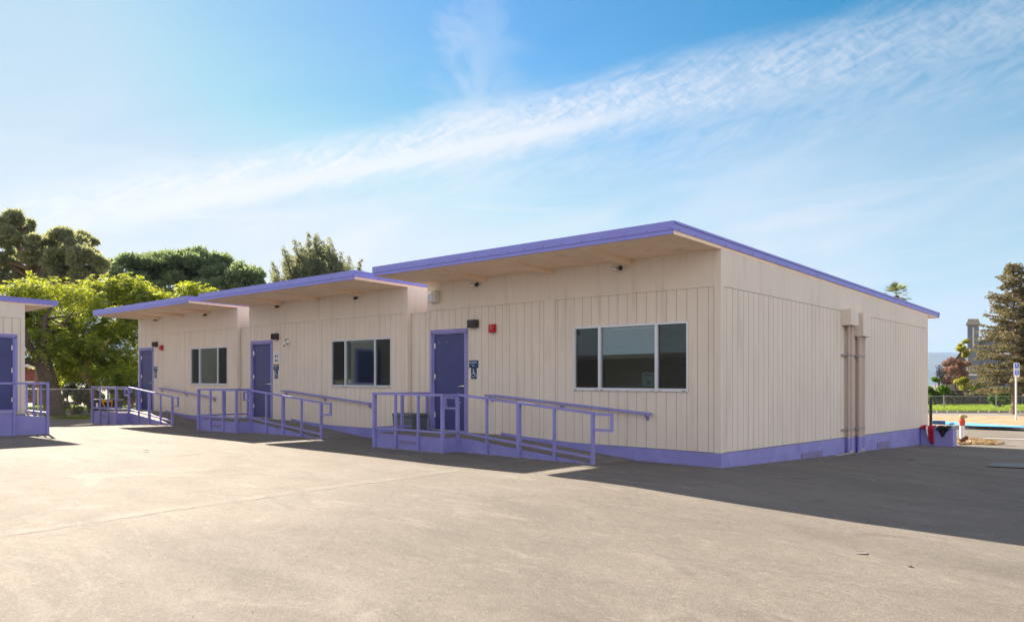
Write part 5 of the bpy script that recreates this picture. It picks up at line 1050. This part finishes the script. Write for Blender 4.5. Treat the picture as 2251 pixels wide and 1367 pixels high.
kerb('kerb', 1990, 2420, M_CONC, 29.3, 29.2, kind='structure'); kerb('kerb', 1990, 2420, M_CONC, 38.9, 36.4, 0.12, kind='structure')
M_BLUEP = pmat('blue_road_paint', (0.09, 0.36, 0.68), 0.6, 0.12, 3, dirt=(0.25, 0.3, 0.34), dirtscale=3); M_BLUED = pmat('deep_blue_paint', (0.02, 0.12, 0.30), 0.6, 0.1, 3)
def lp(px, py, z):      # level point at a height
    d = (CZ - z) * FPX / (py - HOR); p = at(px, d); return p
sheet('blue_strip', [lp(2054, 926.5, -.16), lp(2078, 926.8, -.16), lp(2160, 931, -.16), lp(2260, 936.8, -.16), lp(2260, 939.5, -.16), lp(2150, 936.5, -.16), lp(2078, 933, -.16)], M_BLUEP, 0.145, kind='structure')
m = MB(); a = lp(2050, 932, -.16); b = lp(2078, 932.6, -.16); m.prism([(a.x, a.y, -.16), (b.x, b.y, -.16), (b.x, b.y, -.02), (a.x, a.y, -.02)], FW * .15); m.build('blue_kerb', M_BLUED, None, sh=False, kind='structure')
m = MB(); a = lp(2090, 933.5, -.16); b = lp(2093, 930, -.16); m.beam((a.x, a.y, -.14), (b.x, b.y, -.14), 0.12, 0.02); m.build('blue_line', M_BLUED, None, sh=False, kind='structure')
# road beyond with lawn, kerb, bay lines
sheet('road', [at(1900, 40.2), at(2200, 38.5), at(2450, 36.8), at(2450, 45.9), at(1900, 45.9)], M_ROAD, 0.006, kind='structure')
kerb('kerb', 1900, 2450, M_CONC, 46.0, 46.0, 0.14, kind='structure')
zl = lambda p: gz(p.x, p.y)
def line_(name, a, b, w):
    a = gp(*a); b = gp(*b); n = (b - a); n.z = 0; n.normalize(); s = Vector((-n.y, n.x, 0)) * w / 2
    sheet(name, [a - s, b - s, b + s, a + s], M_WHITE, 0.02, kind='structure')
line_('bay_line', (2150, 963.5), (2262, 966.5), 0.11); line_('bay_line', (2078, 914), (2110, 920), 0.14); line_('bay_line', (2190, 917), (2245, 923), 0.14)
LZ = 0.12
sheet('lawn', [at(1900, 46.2), at(2450, 46.2), at(2450, 60.5), at(1900, 60.5)], M_GRASS, LZ, kind='structure')
def f4():
    p = at(RNG.uniform(2030, 2270), 46.3 + 13 * RNG.random() ** 1.5); return (p.x, p.y, gz(p.x, p.y) + LZ)
tufts('grass', f4, 14000, 0.12, M_BLADE)
fa = at(1960, 47.2); fb = at(2420, 47.2)
chain_fence('chain_link_fence', (fa.x, fa.y, 0), (fb.x, fb.y, 0), 0.86, 'galvanised chain link fence along the bright lawn on the right', 4, 0.12, lambda p: gz(p.x, p.y) + LZ, 0.004, bottom=False)
# timber fence
def timber():
    a = at(1960, 61); b = at(2420, 61); v = (b - a).normalized(); L = (b - a).length; z0 = gz(a.x, a.y) + LZ; zt_ = CZ - 61 * (858 - HOR) / FPX; t = thing('timber_fence', (a.x, a.y, z0), 'dark weathered board fence behind the bright lawn', 'fence', None, sh=False)
    m = MB(); s = 0; rnd = random.Random(2)
    while s < L: p = a + v * s; q = a + v * (s + .135); m.prism([(p.x, p.y, z0 - .1), (q.x, q.y, z0 - .1), (q.x, q.y, zt_ + rnd.uniform(-.02, .02)), (p.x, p.y, zt_ + rnd.uniform(-.02, .02))], FW * .03); s += .145
    m.build('boards', M_WOOD, t, sh=False)
    for s in (1.6, 4.9, 6.9, 10.2, 13.4):
        p = a + v * s - FW * .06; m = MB(); m.beam((p.x, p.y, z0), (p.x, p.y, zt_ - .02), .12, .06, up=tuple(FW)); m.build('post', pmat('fence_post_wood', (0.13, 0.12, 0.11), 0.9, 0.2, 5), t, sh=False)
timber()
M_HBLUE = pmat('house_siding_blue_grey', (0.17, 0.20, 0.23), 0.8, 0.06, 3); M_TAN = pmat('chimney_tan', (0.34, 0.31, 0.26), 0.85, 0.1, 4)
RD = FW + RT * 0.60
def house():
    d = 74; k = d / FPX; b = at(2180, d); zb = gz(b.x, b.y); t = thing('grey_house', (b.x, b.y, zb), 'blue grey two storey house with chimney behind the brownish conifer', 'house', None, sh=False)
    Z = lambda py: CZ - d * (py - HOR) * 1 / FPX
    def P(px, f, py): p = at(px, d) + RD * f; return (p.x, p.y, Z(py))
    m = MB(); m.prism([P(2129, 0, 900), P(2330, 0, 900), P(2330, 0, 745), P(2230, 0, 715), P(2129, 0, 768)], RD * 9); m.build('wall', M_HBLUE, t, sh=False)
    m = MB(); m.prism([P(2112, -.6, 778), P(2232, -.6, 714), P(2232, -.6, 709), P(2112, -.6, 773)], RD * 10); m.prism([P(2232, -.6, 714), P(2350, -.6, 748), P(2350, -.6, 743), P(2232, -.6, 709)], RD * 10); m.build('roof', M_SHING, t, sh=False)
    m = MB(); m.prism([P(2127, -1.0, 900), P(2152, -1.0, 900), P(2152, -1.0, 708), P(2127, -1.0, 708)], RD * 1.2); ch = m.build('chimney', M_HBLUE, t, sh=False)
    m = MB(); m.prism([P(2125, -1.1, 712), P(2154, -1.1, 712), P(2151, -1.1, 703), P(2129, -1.1, 703)], RD * 1.4); m.prism([P(2124, -1.12, 716), P(2155, -1.12, 716), P(2155, -1.12, 712), P(2124, -1.12, 712)], RD * 1.45); m.build('chimney_cap', M_TAN, ch, sh=False)
    m = MB()
    for (a, e, c, f) in ((2124, 2128.5, 778, 856), (2138, 2141, 722, 764), (2176, 2218, 776, 780), (2155, 2190, 803, 806), (2126, 2150, 822, 826)): m = MB(); m.prism([P(a, -1.06, f), P(e, -1.06, f), P(e, -1.06, c), P(a, -1.06, c)], RD * .05); m.build('trim', M_TRIM, t, sh=False)
    for (a, e, c, f) in ((2160, 2172, 808, 830), (2192, 2212, 783, 806)):
        m = MB(); m.prism([P(a, -.05, f), P(e, -.05, f), P(e, -.05, c), P(a, -.05, c)], RD * .03); w = m.build('window', M_TRIM, t, sh=False)
        m = MB(); m.prism([P(a + 1.5, -.08, f - 1.5), P(e - 1.5, -.08, f - 1.5), P(e - 1.5, -.08, c + 1.5), P(a + 1.5, -.08, c + 1.5)], RD * .02); m.build('pane', M_LENS, w, sh=False)
    m = MB(); m.prism([P(2118, -2, 858), P(2132, -2, 858), P(2132, -2, 852), P(2118, -2, 852)], RD * 1.5); m.build('porch_step', M_TRIM, t, sh=False)
house()
def far_roof():
    d = 66; b = at(2098, d); t = thing('garden_pavilion', (b.x, b.y, gz(b.x, b.y)), 'small open garden roof of brown timber left of the grey house', 'pavilion', None, sh=False)
    P = lambda px, f, py: (lambda q: (q.x, q.y, CZ - d * (py - HOR) / FPX))(at(px, d) + RD * f)
    m = MB(); m.prism([P(2070, 0, 836), P(2100, 0, 830), P(2132, 0, 834), P(2132, 0, 838), P(2100, 0, 834.5), P(2070, 0, 840)], RD * 3); m.build('roof', pmat('brown_timber', (0.17, 0.07, 0.04), 0.8), t, sh=False)
    for px in (2080, 2100, 2124): m = MB(); m.cyl(P(px, .5, 862), P(px, .5, 833), .06, 8); m.build('post', M_BARKB, t, sh=False)
far_roof()
def gable():
    d = 84; b = at(2095, d); t = thing('tan_house', (b.x, b.y, -.3), 'distant pale gable roof behind the reddish tree', 'house', None, sh=False)
    P = lambda px, f, py: (lambda q: (q.x, q.y, CZ - d * (py - HOR) / FPX))(at(px, d) + RD * f)
    m = MB(); m.prism([P(2078, 0, 870), P(2135, 0, 870), P(2135, 0, 805), P(2112, 0, 778), P(2078, 0, 822)], RD * 6); m.build('wall', M_TAN, t, sh=False)
    m = MB(); m.prism([P(2073, -.5, 826), P(2112, -.5, 774), P(2112, -.5, 771), P(2073, -.5, 822)], RD * 7); m.prism([P(2112, -.5, 774), P(2140, -.5, 806), P(2140, -.5, 803), P(2112, -.5, 771)], RD * 7); m.build('roof', M_TRIM, t, sh=False)
gable()
gr = 'trees and shrubs beyond the right hand fence'
shrub('plum_tree', 2103, 808, 26, 22, 64, M_PLUM, 3200, 0.2, 'reddish brown tree left of the grey house', gr, 'tree')
shrub('leafy_tree', 2120, 765, 13, 22, 68, M_YELLT, 1500, 0.22, 'sparse yellow green tree top left of the chimney', gr, 'tree')
shrub('bush', 2058, 858, 22, 26, 58, M_BUSH, 5200, 0.16, 'dense green bush against the rear corner of the building', gr)
shrub('bush', 2122, 845, 16, 16, 62.5, M_YELLT, 1800, 0.17, 'small yellow green bush under the brown garden roof', gr)
shrub('bush', 2092, 832, 24, 12, 70, M_PLUM, 1800, 0.2, 'low reddish foliage behind the brown garden roof', gr)
shrub('bush', 2200, 870, 24, 17, 52, M_BUSH, 3200, 0.15, 'glossy green bush below the brownish conifer', gr)
shrub('bush', 2080, 868, 20, 12, 59, M_BUSHD, 2400, 0.15, 'dusty low bush in front of the dark board fence, left part', gr)
shrub('bush', 2160, 858, 20, 14, 63, M_BUSH, 2400, 0.17, 'green bush below the chimney, over the dark board fence', gr)
for px, lab in ((2145, 'small brownish shrub on the lawn, left one of the pair left of the conifer trunk'), (2178, 'small brownish shrub on the lawn, nearer to the conifer trunk'), (2225, 'small reddish shrub on the lawn just behind the sign pole')):
    shrub('lawn_shrub', px, 905, 12, 4.5, 50, M_PLUM if px != 2178 else M_BUSHD, 900, 0.10, lab, 'small shrubs on the right lawn', k_=8)
def bare_tree():
    b = at(2062, 62); z0 = gz(b.x, b.y); t = thing('bare_tree', (b.x, b.y, z0), 'leafless twiggy tree against the far hill', 'tree', gr, sh=False); m = MB(); rnd = random.Random(21); k = 62 / FPX
    def br(p, d, L, r, lev):
        q = p + d * L; m.tube([tuple(p), tuple(p + d * L * .5 + Vector((rnd.uniform(-1, 1), rnd.uniform(-1, 1), 0)) * L * .06), tuple(q)], [r, r * .8, r * .6], 4 if lev else 6, cap=False)
        if lev < 5:
            for _ in range(3 if lev < 4 else 3):
                nd = (d + Vector((rnd.uniform(-1, 1), rnd.uniform(-1, 1), rnd.uniform(-.3, .7))) * .62).normalized(); br(p + d * L * rnd.uniform(.55, 1), nd, L * .70, r * .58, lev + 1)
    br(Vector((b.x, b.y, z0)), Vector((0, 0, 1)), 1.35, .10, 0); m.build('trunk', pmat('twig_bark', (0.10, 0.085, 0.08), 0.9), t, sh=False)
bare_tree()
def palm():
    d = 78; c = at(1971, d, 650); z0 = gz(c.x, c.y); t = thing('palm_tree', (c.x, c.y, z0), 'palm tree top showing above the sloping roof edge', 'palm', None, sh=False); m = MB(); m.tube([(c.x, c.y, z0), (c.x + .1, c.y, c.z * .6), (c.x, c.y, c.z)], [.32, .26, .24], 10); m.build('trunk', M_BARKB, t, sh=False)
    rnd = random.Random(5); Cs = []; Ds = []; Ss = []; Ls = []; Ws = []
    for f in range(46):
        a = rnd.uniform(0, 6.283); e = rnd.uniform(-.7, 1.45); Lf = rnd.uniform(.65, 1.0); d0 = Vector((math.cos(a) * math.cos(e), math.sin(a) * math.cos(e), math.sin(e))); hub = c + d0 * Lf + Vector((0, 0, -.12 * Lf))
        sd = d0.cross(Vector((0, 0, 1))).normalized(); n2 = sd.cross(d0)
        for k in range(16):
            g_ = -.75 + 1.5 * k / 15; ld = (d0 * math.cos(g_) + sd * math.sin(g_) + n2 * rnd.uniform(-.12, .12)).normalized(); l = rnd.uniform(.45, .8); ld2 = (ld + Vector((0, 0, -.25))).normalized(); Cs.append(tuple(hub + ld2 * l * .5)); Ds.append(tuple(ld2)); Ss.append(tuple(n2.cross(ld2).normalized())); Ls.append(l); Ws.append(.06)
        for k in range(4): p = c + d0 * Lf * (k + .5) / 4; Cs.append(tuple(p)); Ds.append(tuple(d0)); Ss.append(tuple(sd)); Ls.append(Lf / 3.2); Ws.append(.05)
    quads_to_obj('crown', np.array(Cs), np.array(Ds), np.array(Ss), np.array(Ls), np.array(Ws), M_PALM, t)
palm()
def conifer(name, label, px, dep, top, bot, reach, mat, nb, n, trunk_mat, seed, droop=0.15, trunk_r=0.14, cat='tree', L=0.16):
    b = at(px, dep); z0 = gz(b.x, b.y) + 0.12; t = thing(name, (b.x, b.y, z0), label, cat, None, sh=False); rnd = random.Random(seed); k = dep / FPX; zt_ = CZ + dep * (HOR - top) / FPX; zb_ = CZ + dep * (HOR - bot) / FPX
    m = MB(); m.tube([(b.x, b.y, z0 - .1), (b.x + .03, b.y, (z0 + zb_) / 2), (b.x, b.y, zb_), (b.x - .02, b.y, (zb_ + zt_) / 2), (b.x, b.y, zt_)], [trunk_r, trunk_r * .85, trunk_r * .75, trunk_r * .4, .015], 10); cl = []
    for i in range(nb):
        f = (i + rnd.random()) / nb; z = zb_ + (zt_ - zb_) * f; a = rnd.uniform(0, 6.283); R_ = reach * k * (1 - f) ** 0.62 * rnd.uniform(.6, 1.1) + .15; rise = .15 + .35 * f
        dirv = Vector((math.cos(a), math.sin(a), rise - .05)); tip = Vector((b.x, b.y, z)) + dirv * R_; tip.z -= droop * R_ * (1 - f)
        mid = Vector((b.x, b.y, z)).lerp(tip, .5) + Vector((0, 0, -.02)); m.tube([(b.x, b.y, z), tuple(mid), tuple(tip)], [.03, .018, .006], 4, cap=False); ns = max(3, int(R_ / .16))
        for s in range(ns):
            g_ = .22 + .78 * (s + .5) / ns; q = Vector((b.x, b.y, z)).lerp(tip, g_); w = .24 * (1.1 - g_ * .55) + .05; side = Vector((-math.sin(a), math.cos(a), 0))
            for sd in (-1, 0, 1): p = q + side * sd * w * 1.1; cl.append((p.x + rnd.gauss(0, .05), p.y + rnd.gauss(0, .05), p.z + (0 if sd == 0 else -.05) + rnd.gauss(0, .03), w * .6, w * .6, .06))
    m.build('trunk', trunk_mat, t, sh=False); quads_to_obj('crown', *clump_leaves(cl, n, L, L * .3, .45, .05, .2), mat, t)
conifer('cedar_tree', 'tall brownish conifer with layered branches behind the parking sign', 2228, 44, 582, 862, 100, M_CEDAR, 165, 29000, M_BARKP, 31, L=0.18)
conifer('cypress_tree', 'dark green cypress at the right edge, overlapping the brownish conifer', 2262, 46.5, 640, 860, 38, M_CEDARG, 120, 22000, M_BARKB, 33, 0.05)
# fine trunk in front (young tree stakes)
def sign():
    d = 33.8; c = at(2233.5, d); z0 = gz(c.x, c.y) + .1; k = d / FPX; t = thing('parking_sign', (c.x, c.y, z0), 'white and blue accessible parking sign on a pole in the planter', 'parking sign', None, sh=False); Z = lambda py: CZ - d * (py - HOR) / FPX
    m = MB(); m.cyl((c.x, c.y, z0), (c.x, c.y, Z(800)), .036, 12); m.build('pole', M_WHITE, t, sh=False); fr = c - FW * .05; Wd = 12.2 * k / 2
    def P(u, z, o=0.0): p = fr + RT * u - FW * o; return (p.x, p.y, z)
    za, zb_ = Z(828.5), Z(797.5); r = .035; pts = []
    for (cx_, cz_, a0) in ((Wd - r, zb_ - r, 0), (-Wd + r, zb_ - r, 90), (-Wd + r, za + r, 180), (Wd - r, za + r, 270)): pts += [P(cx_ + r * math.cos(rad(a0 + q)), cz_ + r * math.sin(rad(a0 + q))) for q in (0, 30, 60, 90)]
    m = MB(); m.prism(pts, FW * .012); m.build('board', M_SIGNW, t, sh=False)
    m = MB(); a, b_ = Z(810), Z(799.3); m.poly([P(-Wd * .8, a, .003), P(Wd * .8, a, .003), P(Wd * .8, b_, .003), P(-Wd * .8, b_, .003)]); zc = (a + b_) / 2; m.mi = [0]; n0 = len(m.f)
    wheelchair(m, lambda u, v: P(u, zc + v, .005), (b_ - a) * 1.05); m.mi = [0] * n0 + [1] * (len(m.f) - n0); m.build('symbol', [M_BRIGHTB, M_SIGNW], t, sh=False)
    m = MB(); a, b_ = Z(823.5), Z(813.5); m.poly([P(-Wd * .8, a, .003), P(Wd * .8, a, .003), P(Wd * .8, b_, .003), P(-Wd * .8, b_, .003)]); n0 = 1
    for (u, z, w, h) in ((0, .72, .5, .12), (0, .5, .62, .1), (0, .28, .5, .1), (0, .08, .62, .06)): zz = a + (b_ - a) * z; hh = (b_ - a) * h; m.poly([P(-Wd * w, zz, .005), P(Wd * w, zz, .005), P(Wd * w, zz + hh, .005), P(-Wd * w, zz + hh, .005)])
    m.mi = [0] + [1] * (len(m.f) - 1); m.build('wording', [M_BRIGHTB, M_SIGNW], t, sh=False)
    m = MB(); zz = Z(826); m.poly([P(-.012, zz, .003), P(.012, zz, .003), P(.012, zz + .05, .003), P(-.012, zz + .05, .003)]); m.build('arrow', M_BRIGHTB, t, sh=False)
sign()
# far hill
def hills():
    m = MB(); D0 = 5200; n = 60; top = []; rnd = random.Random(1)
    for i in range(n + 1):
        px = 1500 + i * 1400 / n; h = 777 + 4 * math.sin(px * .021) + 3 * math.sin(px * .05 + 1) + 2 * math.sin(px * .11); p = at(px, D0); top.append((p, CZ + D0 * (HOR - h) / FPX))
    V = []; Fc = []
    for j, (dd, hf) in enumerate(((-1500, 0), (-1000, .35), (-450, .75), (0, 1), (500, .8), (1200, 0))):
        for i, (p, z) in enumerate(top): q = p + FW * dd; V.append((q.x, q.y, -1 + z * hf + (22 * math.sin(i * .9 + j) if 0 < hf < 1 else 0)))
    for j in range(5):
        for i in range(n): a = j * (n + 1) + i; Fc.append((a, a + 1, a + n + 2, a + n + 1))
    m.v = V; m.f = Fc; m.mi = [0] * len(Fc); m.build('hills', pmat('hill_scrub', (0.07, 0.09, 0.075), 0.95, 0.3, 0.02), None, sh=False, smooth=True, kind='structure')
hills()
# school block behind the viewer, which the windows mirror
def opposite():
    t = thing('school_block', (-16, -44, 0), 'long brown school block across the yard, mirrored in the windows', 'building', None, sh=False)
    m = MB(); m.box(-75, 30, -52, -44, -.3, 3.6); m.build('wall', pmat('block_wall', (0.10, 0.055, 0.045), 0.85, 0.1, 1), t, sh=False); w_ = MB(); w_.box(-62, -52, -43.9, -10, -.3, 5.0); w_.build('added_wing', pmat('added_wing_wall', (0.42, 0.36, 0.30), 0.85, 0.1, 1), t, sh=False); m = MB(); m.box(-75.6, 30.6, -52.6, -43.0, 3.6, 3.95); m.build('roof', M_SHING, t, sh=False)  # pale wing added out of view to tone the farthest window's reflection
opposite()

# ---------------------------------------------------------------- air
def air():
    m = MB(); m.box(-6800, 6800, -6800, 6800, -4.0, 275); o = m.build('haze', [], None, org=(0, 0, 0), sh=False, kind='stuff')
    mt = bpy.data.materials.new('haze'); mt.use_nodes = True; N = NT(mt.node_tree); N.n.clear(); out = N.new('ShaderNodeOutputMaterial'); v = N.new('ShaderNodeVolumePrincipled')
    v.inputs['Color'].default_value = (0.34, 0.56, 1.0, 1); v.inputs['Density'].default_value = 0.00009; v.inputs['Anisotropy'].default_value = 0.0
    N.l.new(v.outputs[0], out.inputs['Volume']); o.data.materials.append(mt)
air()
SC.cycles.volume_bounces = 0
